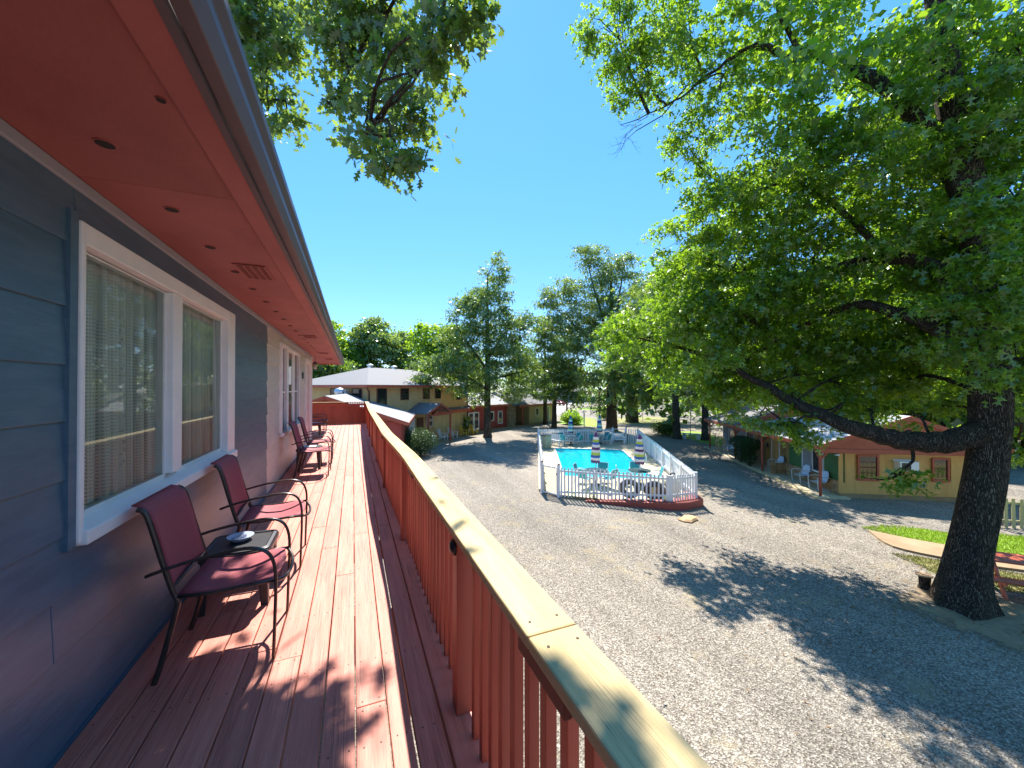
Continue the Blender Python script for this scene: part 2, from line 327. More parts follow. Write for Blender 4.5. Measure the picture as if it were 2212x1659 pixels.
def leaves_mesh(name, pos, size, tmpl, mat_, parent=None, down=.5, flat=.9):
    """pos Nx3, one leaf each, real bent polygons; orientation loose, tips drooping"""
    N = len(pos); vs, fs = leaf_template(tmpl); V = np.array(vs); nv = len(V)
    yaw = rng.uniform(0, 2 * np.pi, N); pitch = rng.normal(-down, .55, N); roll = rng.normal(0, flat, N)
    x = np.stack([np.cos(yaw) * np.cos(pitch), np.sin(yaw) * np.cos(pitch), np.sin(pitch)], 1)
    y0 = np.stack([-np.sin(yaw), np.cos(yaw), np.zeros(N)], 1); z0 = np.cross(x, y0)
    y = y0 * np.cos(roll)[:, None] + z0 * np.sin(roll)[:, None]; z = np.cross(x, y)
    s = size * rng.uniform(.65, 1.3, N)
    P = pos[:, None, :] + s[:, None, None] * (V[None, :, 0:1] * x[:, None] + V[None, :, 1:2] * y[:, None] + V[None, :, 2:3] * z[:, None])
    P = P.reshape(-1, 3)
    lens = np.array([len(f) for f in fs]); flat_ = np.concatenate([np.array(f) for f in fs])
    loops = (flat_[None, :] + (np.arange(N) * nv)[:, None]).ravel(); tot = np.tile(lens, N); start = np.concatenate([[0], np.cumsum(tot)[:-1]])
    me = bpy.data.meshes.new(name); me.vertices.add(len(P)); me.vertices.foreach_set('co', P.ravel().astype(np.float32))
    me.loops.add(len(loops)); me.loops.foreach_set('vertex_index', loops.astype(np.int32))
    me.polygons.add(len(tot)); me.polygons.foreach_set('loop_start', start.astype(np.int32)); me.polygons.foreach_set('loop_total', tot.astype(np.int32))
    me.update(calc_edges=True)
    tint = np.repeat(rng.uniform(0, 1, N), len(fs)); a = me.attributes.new('tint', 'FLOAT', 'FACE'); a.data.foreach_set('value', tint.astype(np.float32))
    me.materials.append(mat_)
    o = bpy.data.objects.new(name, me); C.objects.link(o)
    if parent: o.parent = parent
    return o
def clumps(lobes, density=1., csize=.42, per=26, shell=.45):
    """lobes (c, r, weight) -> leaf positions and clump centres; clumps sit mostly near the lobe surface"""
    pts = []; cen = []
    for c, r, wgt in lobes:
        c = np.array(c); r3 = np.array(r if hasattr(r, '__len__') else (r, r, r * .85))
        n = max(3, int(density * wgt * 9 * np.mean(r3) ** 2 / (csize ** 2) * .35))
        d = rng.normal(0, 1, (n, 3)); d /= np.linalg.norm(d, axis=1)[:, None]
        rad = shell + (1.08 - shell) * rng.uniform(0, 1, n) ** .6
        cc = c + d * rad[:, None] * r3; cen.append((c, cc))
        k = rng.poisson(per, n).clip(4)
        cs = np.repeat(cc, k, 0); dd = np.repeat(d, k, 0)
        off = rng.normal(0, 1, (len(cs), 3)) * np.array([1, 1, .42]) * csize * .55 * np.repeat(rng.uniform(.6, 1.35, n), k)[:, None]
        off[:, 2] -= np.abs(off[:, 0] + off[:, 1]) * .25
        pts.append(cs + off + dd * .05)
    return np.concatenate(pts), cen
def tube_noise(pts, rs, n, seed=0, flare=None):
    r = random.Random(seed); mb = MB(); 
    mb.tube(pts, rs, n)
    return mb
def smooth_path(P, sub=6):
    P = [Vector(p[:3]) for p in P]; out = []
    Q = [P[0] * 2 - P[1]] + P + [P[-1] * 2 - P[-2]]
    for i in range(1, len(Q) - 2):
        for k in range(sub):
            t = k / sub; a, b, c, d = Q[i-1], Q[i], Q[i+1], Q[i+2]
            out.append(.5 * ((2 * b) + (c - a) * t + (2 * a - 5 * b + 4 * c - d) * t * t + (3 * b - a - 3 * c + d) * t ** 3))
    out.append(P[-1]); return out
def interp_r(rs, sub):
    o = []
    for a, b in zip(rs[:-1], rs[1:]):
        for k in range(sub): o.append(a + (b - a) * k / sub)
    return o + [rs[-1]]
def limb(mb, pts, rs, n=7, wob=.0, rr=None):
    sub = 5; p = smooth_path(pts, sub); q = interp_r(rs, sub)
    if wob and rr:
        for i in range(1, len(p) - 1): p[i] = p[i] + Vector((rr.uniform(-1, 1), rr.uniform(-1, 1), rr.uniform(-1, 1))) * wob
    mb.tube(p, q, n); return p
def trunk_mesh(mb, pts, rs, n=28, flare=0., ridges=0.):
    sub = 8; p = smooth_path(pts, sub); q = interp_r(rs, sub); rr = random.Random(3)
    ph = [rr.uniform(0, 6.28) for _ in range(6)]; vs = []; fs = []
    for i, (c, r) in enumerate(zip(p, q)):
        for k in range(n):
            a = 2 * math.pi * k / n; h = c.z - p[0].z
            root = flare * math.exp(-h * 2.3) * (1 + .55 * math.sin(5 * a + ph[0]) + .3 * math.sin(3 * a + ph[1]))
            r2 = r * (1 + .05 * math.sin(3 * a + ph[2] + h) + .03 * math.sin(7 * a + ph[3] + 1.7 * h)) * (1 + ridges * (rr.random() - .5)) + root
            vs.append((c.x + math.cos(a) * r2, c.y + math.sin(a) * r2, c.z))
    for i in range(len(p) - 1):
        for k in range(n): k2 = (k + 1) % n; fs.append((i*n+k, i*n+k2, (i+1)*n+k2, (i+1)*n+k))
    fs.append(tuple(range((len(p)-1)*n, len(p)*n)))
    mb.add(vs, fs); return p
def tree(name, label, cat, base, trunk, trunk_r, limbs, lobes, lsize, tmpl, leafmat, barkmat, group=None, density=1., csize=.5, per=24, flare=.15, twigs=True, seed=1, shell=.45, twn=2):
    rr = random.Random(seed); root = empty(name, base, 0, label, cat, group); B = Vector(base)
    mb = MB(); mb.M = Matrix.Translation(-B); tp = trunk_mesh(mb, trunk, trunk_r, 24 if lsize < .2 else 12, flare); mb.build('trunk', barkmat, root, smooth=True)
    allp = [(p, .12) for p in tp[len(tp)//3:]]
    for L in limbs:
        mb = MB(); mb.M = Matrix.Translation(-B); p = limb(mb, [x[:3] for x in L], [x[3] for x in L], 8, .03, rr); mb.build('branch', barkmat, root, smooth=True); allp += [(x, .05) for x in p[3:]]
    pts, cen = clumps(lobes, density, csize, per, shell)
    if twigs:
        mb = MB(); mb.M = Matrix.Translation(-B); A = np.array([tuple(x[0]) for x in allp])
        for c, cc in cen:
            j = int(np.argmin(np.linalg.norm(A - c, axis=1) + np.maximum(0, A[:, 2] - c[2]) * .6)); a = Vector(A[j]); cv = Vector(c)
            mid = a.lerp(cv, .5) + Vector((rr.uniform(-.3, .3), rr.uniform(-.3, .3), rr.uniform(0, .4)))
            rad = min(.022 + .012 * (cv - a).length, .028 if tmpl == 'hi' else .07)
            hub = limb(mb, [a, mid, cv], [rad, rad * .7, rad * .4], 5, .03, rr)
            for t in cc[::twn]:
                h = hub[rr.randrange(len(hub) // 2, len(hub))]; e = Vector(t); m_ = h.lerp(e, .5) + Vector((rr.uniform(-.15, .15), rr.uniform(-.15, .15), rr.uniform(-.02, .25)))
                mb.tube([h, m_, e], [rad * .35, rad * .25, .004], 3, cap=False)
        o = mb.build('twigs', barkmat, root, smooth=True); o['kind'] = 'stuff'
    o = leaves_mesh('crown', pts - np.array(base), lsize, tmpl, leafmat, root); o['kind'] = 'stuff'
    return root

# =================================================================== GROUND
def curve_poly(P, sub=5, jit=0.):
    P3 = [Vector((x, y, 0)) for x, y in P]; n = len(P3); out = []
    for i in range(n):
        a, b, c, d = P3[i-1], P3[i], P3[(i+1) % n], P3[(i+2) % n]
        for k in range(sub):
            t = k / sub; q = .5 * ((2*b) + (c-a)*t + (2*a-5*b+4*c-d)*t*t + (3*b-a-3*c+d)*t**3)
            out.append((q.x + random.uniform(-jit, jit), q.y + random.uniform(-jit, jit)))
    return out
WALK = [(15.75,7.2),(14.95,6.3),(15.35,5.2),(16.2,4.1),(18.5,2.2),(20.6,.6),(21.6,1.7),(19.4,3.3),(17.3,4.75),(16.3,6.15),(15.9,7.2)]
lawn1 = [(16.0,7.6),(17.1,7.45),(17.75,6.9),(18.2,6.1),(19.6,5.5),(23,2.6),(26,0),(24,-3),(20.6,.6),(17.2,4.5),(16.2,6.2)]
lawn2 = [(14.35,6.15),(14.9,5.6),(16.1,3.9),(17.6,2.7),(16.9,1.3),(14.7,3.3),(13.7,4.6)]
sheet('lawn', curve_poly(lawn1, 6, .06), .004, M['grass']); sheet('lawn', curve_poly(lawn2, 6, .06), .004, M['grassdry'])
o = MB().prism(curve_poly(WALK, 4), -.05, .06).build('footpath', M['conc']); tag(o, kind='structure')
sheet('soil_patch', curve_poly([(10.5,4.6),(12.2,5.6),(13.6,5.0),(15.2,2.6),(14.2,.5),(12.2,.3),(10.9,2.2)], 6, .12), .008, M['sand'])
for P in ([(24.5,45),(27,47.6),(30.5,51),(33.5,54.5),(35,51),(32,45.5),(29.2,40.2),(27.3,37.8),(26,41)],): sheet('lawn', curve_poly(P, 6, .2), .004, M['grass'])
sheet('lawn', curve_poly([(31.5,43.5),(38,50),(46,50),(45,44),(39,36.4),(34,39)], 6, .2), .004, M['grassdry'])
sheet('lawn', curve_poly([(30.2,31.6),(35,31.6),(33,27),(29.5,21.8),(27.3,21.9),(28.4,26.5)], 6, .15), .004, M['grass'])
sheet('lawn', curve_poly([(44,74),(58,80),(60,68),(50,64)], 6, .3), .004, M['grass'])
sheet('road', [(60,20),(64,16),(120,130),(60,160),(48,125),(34,92),(27,70),(26,62),(34,60),(50,84),(74,106),(88,96)], .006, mat('pale_road', (.40,.37,.34), .9, (.46,.43,.39), .3, 6, world=True))
def soft(name, m0, parent_mat):
    m = parent_mat.copy(); m.name = name; n = m.node_tree.nodes; l = m.node_tree.links; out = n['Material Output']; b = n['Principled BSDF']
    t = n.new('ShaderNodeBsdfTransparent'); mx = n.new('ShaderNodeMixShader'); a = n.new('ShaderNodeAttribute'); a.attribute_name = 'edge'
    nz = n.new('ShaderNodeTexNoise'); nz.inputs['Scale'].default_value = 2.5; nz.inputs['Detail'].default_value = 12; nz.inputs['Roughness'].default_value = .75; g_ = n.new('ShaderNodeNewGeometry'); l.new(g_.outputs['Position'], nz.inputs[0])
    ad = n.new('ShaderNodeMath'); ad.operation = 'MULTIPLY_ADD'; l.new(nz.outputs[0], ad.inputs[0]); ad.inputs[1].default_value = 3.2; l.new(a.outputs['Fac'], ad.inputs[2])
    mr = n.new('ShaderNodeMapRange'); mr.inputs[1].default_value = 2.0; mr.inputs[2].default_value = 2.35; l.new(ad.outputs[0], mr.inputs[0])
    l.new(mr.outputs[0], mx.inputs[0]); l.new(t.outputs[0], mx.inputs[1]); l.new(b.outputs[0], mx.inputs[2]); l.new(mx.outputs[0], out.inputs[0]); return m
_soft = {}
def x_soil(o): return o.name.startswith('soil')
def soften(o, inner=.6):
    me = o.data; mt = me.materials[0]
    if mt.name not in _soft: _soft[mt.name] = soft(mt.name + '_soft', None, mt)
    P = [v.co.copy() for v in me.vertices]; n = len(P); c = sum(P, Vector()) / n; z = P[0].z
    vs = [tuple(p) for p in P] + [tuple(c.lerp(p, inner)) for p in P]
    m2 = bpy.data.meshes.new(me.name); m2.from_pydata(vs, [], [(i,(i+1)%n,n+(i+1)%n,n+i) for i in range(n)] + [tuple(range(n,2*n))]); m2.materials.append(_soft[mt.name])
    a = m2.attributes.new('edge','FLOAT','POINT'); a.data.foreach_set('value', [0.]*n + [1.]*n); o.data = m2
for o_ in [x for x in bpy.data.objects if x.name.startswith(('lawn','soil_patch'))]: soften(o_, .5 if x_soil(o_) else .78)
# grass blades
def in_poly(x, y, P):
    c = False; n = len(P)
    for i in range(n):
        x1, y1 = P[i]; x2, y2 = P[i-1]
        if (y1 > y) != (y2 > y) and x < (x2-x1)*(y-y1)/(y2-y1)+x1: c = not c
    return c
def blades(P, n, h, m_):
    xs = [p[0] for p in P]; ys = [p[1] for p in P]; V = []; F = []; k = 0
    while k < n:
        x = random.uniform(min(xs), max(xs)); y = random.uniform(min(ys), max(ys))
        if not in_poly(x, y, P): continue
        a = random.uniform(0, 6.28); hh = h * random.uniform(.5, 1.3); w_ = .008; dx, dy = math.cos(a)*w_, math.sin(a)*w_; lx, ly = random.uniform(-.4,.4)*hh, random.uniform(-.4,.4)*hh
        b = len(V); V += [(x-dx,y-dy,0),(x+dx,y+dy,0),(x+lx,y+ly,hh)]; F.append((b,b+1,b+2)); k += 1
    mb = MB(); mb.v = V; mb.f = F; mb.m = [0]*len(F); return tag(mb.build('grass', m_), 'short green lawn grass beside the concrete footpath', 'grass', kind='stuff')
M['blade'] = m_leaf('grass_blade', (.24,.40,.02), (.44,.66,.03), .03, .5); M['bladedry'] = m_leaf('dry_grass_blade', (.2,.22,.06), (.3,.3,.08), .03, .4)
blades(lawn1, 42000, .07, M['blade']); tag(blades(lawn2, 9000, .06, M['bladedry']), 'patchy dry grass between the path and the big oak')
# leaf litter on the gravel
lp = []
for _ in range(700):
    x = random.gauss(11.5, 3.2); y = random.gauss(5.5, 3.5)
    if x > 1.2: lp.append((x, y, .02))
for _ in range(500): lp.append((random.uniform(3, 30), random.uniform(2, 30), .02))
M['litter'] = mat('fallen_leaf_brown', (.17,.085,.035), .8, (.26,.14,.05), .8, 2, world=True)
o = leaves_mesh('leaf_litter', np.array(lp), .075, 'mid', M['litter'], down=0, flat=.2); tag(o, 'scattered brown fallen leaves on the gravel drive', 'leaves', kind='stuff')

# =================================================================== THE UPSTAIRS BUILDING (left)
WX = -1.19
house = empty('motel_building', (0,0,0), 0, 'near upstairs building with blue and cream lap siding and red soffit', 'building')
Z = DECK
def sidingboard(y0, y1, z0, z1, m_):
    b = MB(); zt = min(z1 + .02, 5.74)
    b.add([(WX-.02,y0,z0),(WX+.018,y0,z0),(WX+.004,y0,zt),(WX-.02,y0,zt),(WX-.02,y1,z0),(WX+.018,y1,z0),(WX+.004,y1,zt),(WX-.02,y1,zt)],
          [(0,1,2,3),(7,6,5,4),(1,5,6,2),(0,4,5,1),(3,2,6,7),(4,0,3,7)])
    return b.build('siding_board', m_, house, bevel=.003)
laps = [5.71,5.45,5.16,4.90,4.65,4.39,4.14,3.88,3.62,3.38,3.215]
W1 = (2.385,4.88,4.085,5.57); W2 = (7.72,10.15,3.98,5.58); DR = (11.45,12.72,3.2,5.58)
random.seed(21)
for i in range(len(laps) - 1):
    z1, z0 = laps[i], laps[i + 1]
    def cut(segs, a, b):
        out = []
        for s0, s1 in segs:
            if a > s0: out.append((s0, min(a, s1)))
            if b < s1: out.append((max(b, s0), s1))
        return [s for s in out if s[1] - s[0] > .01]
    blue = [(-2.2, 6.67 + (.0 if i % 2 else .012))]; cream = [(6.675 + (.0 if i % 2 else .012), 13.16)]
    def overl(wz): return z0 < wz[3] - .02 and z1 > wz[2] + .02
    if overl(W1): blue = cut(blue, W1[0], W1[1])
    if overl(W2): cream = cut(cream, W2[0], W2[1])
    cream = cut(cream, DR[0], DR[1])
    for segs, m_ in ((blue, M['blue']), (cream, M['cream'])):
        for s0, s1 in segs:
            if s1 - s0 > 3.7:
                c = s0 + (s1 - s0) * random.uniform(.35, .65); sidingboard(s0, c - .002, z0, z1, m_); sidingboard(c + .002, s1, z0, z1, m_)
            else: sidingboard(s0, s1, z0, z1, m_)
for (y0, y1, z0, z1, m_) in ((2.385,4.88,3.88,4.08,'blue'),(2.385,4.88,5.574,5.70,'blue'),(7.72,10.15,3.88,3.975,'cream'),(7.72,10.15,5.584,5.70,'cream'),(11.45,12.72,5.584,5.70,'cream')): sidingboard(y0, y1, z0, z1, M[m_])
MB().box(WX-.03,WX+.026,2.33,2.384,4.07,5.60).build('window_side_strip', M['blue'], house); MB().box(WX-.03,WX+.034,7.70,7.719,3.97,5.59).build('window_side_strip', M['white'], house)  # blue strip added in place of the shadow band beside the near frame
b = MB()                                            # solid wall behind with window holes; closes the rooms
b.box(-7,WX-.03,13.10,13.16,0,5.74); b.box(-7,WX-.03,-2.2,-2.14,0,5.74)
for y0, y1 in ((-2.14,W1[0]),(W1[1],W2[0]),(W2[1],13.10)): b.box(WX-.12,WX-.03,y0,y1,3.1,5.74)
for w_ in (W1, W2): b.box(WX-.12,WX-.03,w_[0],w_[1],3.1,w_[2]); b.box(WX-.12,WX-.03,w_[0],w_[1],w_[3],5.74)
b.box(WX-.12,WX-.03,-2.14,13.10,0,3.1)
b.build('wall', M['blue'], house)
b = MB(); b.box(-4.3,-4.2,-2.1,13.1,3.1,5.74); b.box(-4.2,WX-.13,6.6,6.7,3.2,5.74); b.box(-4.2,WX-.13,-2.1,13.1,3.1,3.19); b.box(-4.2,WX-.13,-2.1,13.1,5.75,5.76); b.build('room', M['interior'], house)
b = MB(); b.box(-1.80,-1.70,13.16,18.6,3.2,5.74); b.build('wall', M['cream'], house)
o = MB().box(WX+.002, WX+.022, -2.2, 13.18, 5.712, 5.768).build('frieze_trim', M['frieze'], house, bevel=.006)
o = MB().box(WX-.03, WX+.045, 13.162, 13.20, 3.2, 5.76).build('corner_board', M['white'], house, bevel=.004)
o = MB().box(WX-.02, WX+.028, -2.2, 13.18, 3.10, 3.213).build('skirt_board', M['blue'], house)
# soffit: plywood panels, rim board, fascia, gutter
y = -2.5
while y < 17.6:
    MB().box(-4.5 if y > 12 else WX-.1, -.50, y + .002, min(y + 2.44, 17.62) - .002, 5.77, 5.78).build('soffit_panel', M['soffit'], house); y += 2.44
MB().box(-.556,-.452,-2.5,17.66,5.745,5.768).build('soffit_trim', M['soffit'], house, bevel=.006)
MB().box(-4.5,-.452,17.62,17.68,5.74,6.0).build('gable_fascia', M['redtrim'], house)
MB().box(-.450,-.425,-2.5,17.68,5.735,5.93).build('fascia', M['gutter'], house)
b = MB(); pr = [(-.423,5.755),(-.375,5.755),(-.352,5.80),(-.352,5.83),(-.330,5.86),(-.330,5.895),(-.345,5.895),(-.345,5.87),(-.366,5.84),(-.366,5.81),(-.383,5.77),(-.423,5.77)]
n_ = len(pr); vs = [(x, -2.5, z) for x, z in pr] + [(x, 17.72, z) for x, z in pr]
b.add(vs, [tuple(range(n_)), tuple(range(2*n_-1, n_-1, -1))] + [(i, (i+1) % n_, (i+1) % n_ + n_, i + n_) for i in range(n_)]); b.build('gutter', M['gutter'], house, bevel=.003)
b = MB(); b.add([(-.40,-2.5,5.935),(-.40,17.7,5.935),(-7,17.7,8.2),(-7,-2.5,8.2),(-.40,-2.5,5.96),(-.40,17.7,5.96),(-7,17.7,8.25),(-7,-2.5,8.25)], [(0,1,2,3),(7,6,5,4),(0,4,5,1),(1,5,6,2),(2,6,7,3),(3,7,4,0)]); b.build('roof', M['roof'], house)
vh = MB(); vh.lathe([(.036,.0),(.036,.004)], 20); vh.mi = 1; vh.lathe([(.030,-.0015),(.030,.003)], 20)
v0 = vh.build('vent_hole', [M['soffit'], M['black']], house, loc=(-.915, .806, 5.766))
for k in range(1, 20): dup_obj(v0, house, (-.915 + .0006*k, .806 + .609 * k, 5.766))
dup_obj(v0, house, (-.60, 1.64, 5.766)).scale = (.45, .45, 1)
def grille(y0):
    b = MB(); 
    b.box(-.862,-.660,y0,y0+.40,5.7665,5.769); o = b.build('vent_grille', M['black'], house)
    b = MB()
    for k in range(4): x = -.862 + .0505*k; b.box(x, x+.010, y0, y0+.40, 5.758, 5.766)
    b.box(-.662,-.650,y0-.01,y0+.41,5.758,5.766); b.box(-.874,-.862,y0-.01,y0+.41,5.758,5.766)
    k = y0 - .012
    while k < y0 + .41: b.box(-.862,-.662,k,k+.010,5.759,5.765); k += .034
    b.build('grille_bars', M['soffit'], o)
for y0 in (3.60, 8.05, 11.9, 14.4): grille(y0)
# window 1: big two light picture window with lace curtains
def casing(y0, y1, z0, z1, xo, xi, wd, name, parent):
    t = empty(name, (0,0,0)); t.parent = parent
    MB().box(xi, xo, y0, y0+wd[0], z0, z1).build('frame', M['white'], t, bevel=.006)
    MB().box(xi, xo, y1-wd[1], y1, z0, z1).build('frame', M['white'], t, bevel=.006)
    MB().box(xi, xo-.002, y0+wd[0], y1-wd[1], z1-wd[2], z1).build('frame', M['white'], t, bevel=.006)
    return t
def m_glass():
    m = bpy.data.materials.new('window_glass'); m.use_nodes = True; n = m.node_tree.nodes; l = m.node_tree.links; n.clear()
    out = n.new('ShaderNodeOutputMaterial'); t = n.new('ShaderNodeBsdfTransparent'); t.inputs[0].default_value = (.97,.98,.97,1); g_ = n.new('ShaderNodeBsdfGlossy'); g_.inputs['Roughness'].default_value = .01
    f = n.new('ShaderNodeFresnel'); f.inputs[0].default_value = 1.5; mx = n.new('ShaderNodeMixShader'); l.new(f.outputs[0], mx.inputs[0]); l.new(t.outputs[0], mx.inputs[1]); l.new(g_.outputs[0], mx.inputs[2]); l.new(mx.outputs[0], out.inputs[0]); return m
M['glass'] = m_glass()
def m_lace():
    m = bpy.data.materials.new('lace_curtain'); m.use_nodes = True; n = m.node_tree.nodes; l = m.node_tree.links; n.clear()
    out = n.new('ShaderNodeOutputMaterial'); d = n.new('ShaderNodeBsdfDiffuse'); d.inputs[0].default_value = (.97,.93,.90,1); tl = n.new('ShaderNodeBsdfTranslucent'); tl.inputs[0].default_value = (.80,.78,.70,1); tr = n.new('ShaderNodeBsdfTransparent')
    a = n.new('ShaderNodeMixShader'); a.inputs[0].default_value = .08; l.new(d.outputs[0], a.inputs[1]); l.new(tl.outputs[0], a.inputs[2])
    uv = n.new('ShaderNodeUVMap'); uv.uv_map = 'uv'; sp = n.new('ShaderNodeSeparateXYZ'); l.new(uv.outputs[0], sp.inputs[0])
    def mth(op, a_, b_=None, c_=None):
        k = n.new('ShaderNodeMath'); k.operation = op
        for i_, q in enumerate((a_, b_, c_)):
            if q is None: continue
            if isinstance(q, (int, float)): k.inputs[i_].default_value = q
            else: l.new(q, k.inputs[i_])
        return k.outputs[0]
    sx = mth('ABSOLUTE', mth('SINE', mth('MULTIPLY', sp.outputs[0], 2 * math.pi * 28))); sy = mth('ABSOLUTE', mth('SINE', mth('MULTIPLY', sp.outputs[1], 2 * math.pi * 26)))
    solid = mth('MAXIMUM', mth('GREATER_THAN', sx, .80), mth('GREATER_THAN', sy, .62))
    # denser floral band near the edges
    v = n.new('ShaderNodeTexVoronoi'); v.inputs['Scale'].default_value = 26; v.distance = 'EUCLIDEAN'; l.new(uv.outputs[0], v.inputs['Vector'])
    flo = mth('GREATER_THAN', v.outputs['Distance'], .33)
    fr = mth('FRACT', mth('MULTIPLY', sp.outputs[0], .93)); band = mth('LESS_THAN', fr, .11)
    topb = mth('GREATER_THAN', sp.outputs[1], 1.06)
    al = mth('ADD', mth('ADD', mth('MULTIPLY', solid, .30), .50), mth('MULTIPLY', mth('SINE', mth('ADD', mth('MULTIPLY', sp.outputs[0], 52.), mth('MULTIPLY', mth('SINE', mth('MULTIPLY', sp.outputs[0], 11.)), 2.5))), .17)); al = mth('MAXIMUM', al, mth('MULTIPLY', mth('MULTIPLY', flo, band), .85)); al = mth('MAXIMUM', al, mth('MULTIPLY', topb, .7))  # sine strips put the bright and dark of the folds into the opacity
    mx = n.new('ShaderNodeMixShader'); l.new(al, mx.inputs[0]); l.new(tr.outputs[0], mx.inputs[1]); l.new(a.outputs[0], mx.inputs[2]); l.new(mx.outputs[0], out.inputs[0]); return m
M['lace'] = m_lace()
def curtain(y0, y1, z0, z1, x, amp, parent, full=1.7, name='lace_curtain'):
    n = int((y1 - y0) * 90); m_ = 14; V = []; F = []; UV = []
    ph = random.uniform(0, 6)
    for j in range(m_ + 1):
        zz = z0 + (z1 - z0) * j / m_; t = 1 - j / m_
        for i in range(n + 1):
            s = i / n; yy = y0 + (y1 - y0) * s
            a = amp * (.45 + .55 * t) * (math.sin(s * 61 * (y1-y0) + ph + .5*t) + .5 * math.sin(s * 33 * (y1-y0) + 1.3*ph) + .35 * math.sin(s * 97*(y1-y0)))
            V.append((x + a, yy + .004 * math.sin(s * 40 + t * 5), zz)); UV.append((s * (y1 - y0) * full, zz - z0))
    for j in range(m_):
        for i in range(n): q = j*(n+1)+i; F.append((q, q+1, q+n+2, q+n+1))
    mb = MB(); mb.v = V; mb.f = F; mb.m = [0]*len(F); o = mb.build(name, M['lace'], parent, smooth=True)
    ul = o.data.uv_layers.new(name='uv'); 
    ul.data.foreach_set('uv', [c for lp_ in o.data.loops for c in UV[lp_.vertex_index]]); return o
win = casing(*W1, -1.152, -1.26, (.035,.24,.10), 'window', house)
MB().box(-1.26,-1.165,3.405,3.56,4.20,5.468).build('mullion', M['white'], win, bevel=.006)
b = MB(); b.add([(-1.26,2.40,4.19),(-1.13,2.40,4.135),(-1.13,2.40,4.07),(-1.26,2.40,4.07),(-1.26,4.90,4.19),(-1.13,4.90,4.135),(-1.13,4.90,4.07),(-1.26,4.90,4.07)], [(0,1,2,3),(7,6,5,4),(0,4,5,1),(1,5,6,2),(2,6,7,3),(3,7,4,0)]); b.build('sill', M['white'], win, bevel=.006)
for y0, y1 in ((2.42,3.405),(3.56,4.64)):
    b = MB(); b.add([(-1.216,y0+.02,4.20),(-1.216,y1-.02,4.20),(-1.216,y1-.02,5.455),(-1.216,y0+.02,5.455)], [(0,1,2,3)]); b.build('pane', M['glass'], win)
    b = MB(); b.box(-1.25,-1.206,y0,y0+.02,4.18,5.46); b.box(-1.25,-1.206,y1-.02,y1,4.18,5.46); b.box(-1.25,-1.207,y0+.02,y1-.02,4.16,4.2); b.box(-1.25,-1.207,y0+.02,y1-.02,5.455,5.46); b.build('sash', M['white'], win)
curtain(2.38,2.95,4.10,5.52,-1.268,.024,win); curtain(2.94,3.46,4.12,5.52,-1.272,.026,win); curtain(3.46,4.64,4.10,5.52,-1.268,.025,win)
# window 2: narrow dark panes in a deep white frame
win2 = casing(*W2, -1.135, -1.29, (.05,.09,.06), 'window', house)
b = MB(); b.box(-1.30,-1.10,7.70,10.17,3.94,4.0); b.build('sill', M['white'], win2, bevel=.005)
MB().box(-1.28,-1.145,8.30,8.52,4.0,5.52).build('mullion', M['white'], win2, bevel=.004); MB().box(-1.28,-1.18,9.30,9.62,4.0,5.52).build('mullion', M['white'], win2, bevel=.004)
for y0, y1, m_ in ((7.77,8.30,'glassdark'),(8.52,9.30,'glass'),(9.62,10.06,'glassdark')):
    b = MB(); b.add([(-1.192,y0,4.0),(-1.192,y1,4.0),(-1.192,y1,5.52),(-1.192,y0,5.52)], [(0,1,2,3)]); b.build('pane', M[m_], win2)
    MB().box(-1.19,-1.175,y0,y1,4.70,4.725).build('rail', M['white'], win2)
curtain(8.5,9.35,4.0,5.5,-1.29,.01,win2)
# door, number plate, knob, lantern
dr = empty('door', (0,0,0)); dr.parent = house
for a in ((11.45,11.56,3.2,5.58),(12.61,12.72,3.2,5.58),(11.56,12.61,5.46,5.58)): MB().box(-1.22,-1.135,*a).build('frame', M['white'], dr, bevel=.004)
MB().box(-1.25,-1.18,11.56,12.61,3.2,5.46).build('door_leaf', mat('door_pink_white', (.62,.45,.42), .4), dr)
b = MB(); b.M = Matrix.Translation((-1.15,11.66,4.16)); b.lathe([(.0,-.03),(.022,-.025),(.032,0),(.022,.025),(0,.03)], 12); b.build('door_knob', M['steel'], dr, smooth=True)
MB().box(-1.165,-1.150,10.93,11.13,5.02,5.19).build('number_plate', M['table_black'], house, bevel=.004)
lt = empty('lantern', (-1.08,13.28,5.46), 0, 'small jar lantern hung at the house corner under the soffit', 'lantern')
b = MB(); b.lathe([(.05,.12),(.055,.08),(.055,.06),(.0,.061)], 12); b.tube([(0,0,.12),(0,0,.30)], .008, 6); b.build('cap', M['table_black'], lt); MB().lathe([(.045,-.10),(.05,-.09),(.05,.058),(.04,.06)], 14).build('jar', M['lantern'], lt, smooth=True)

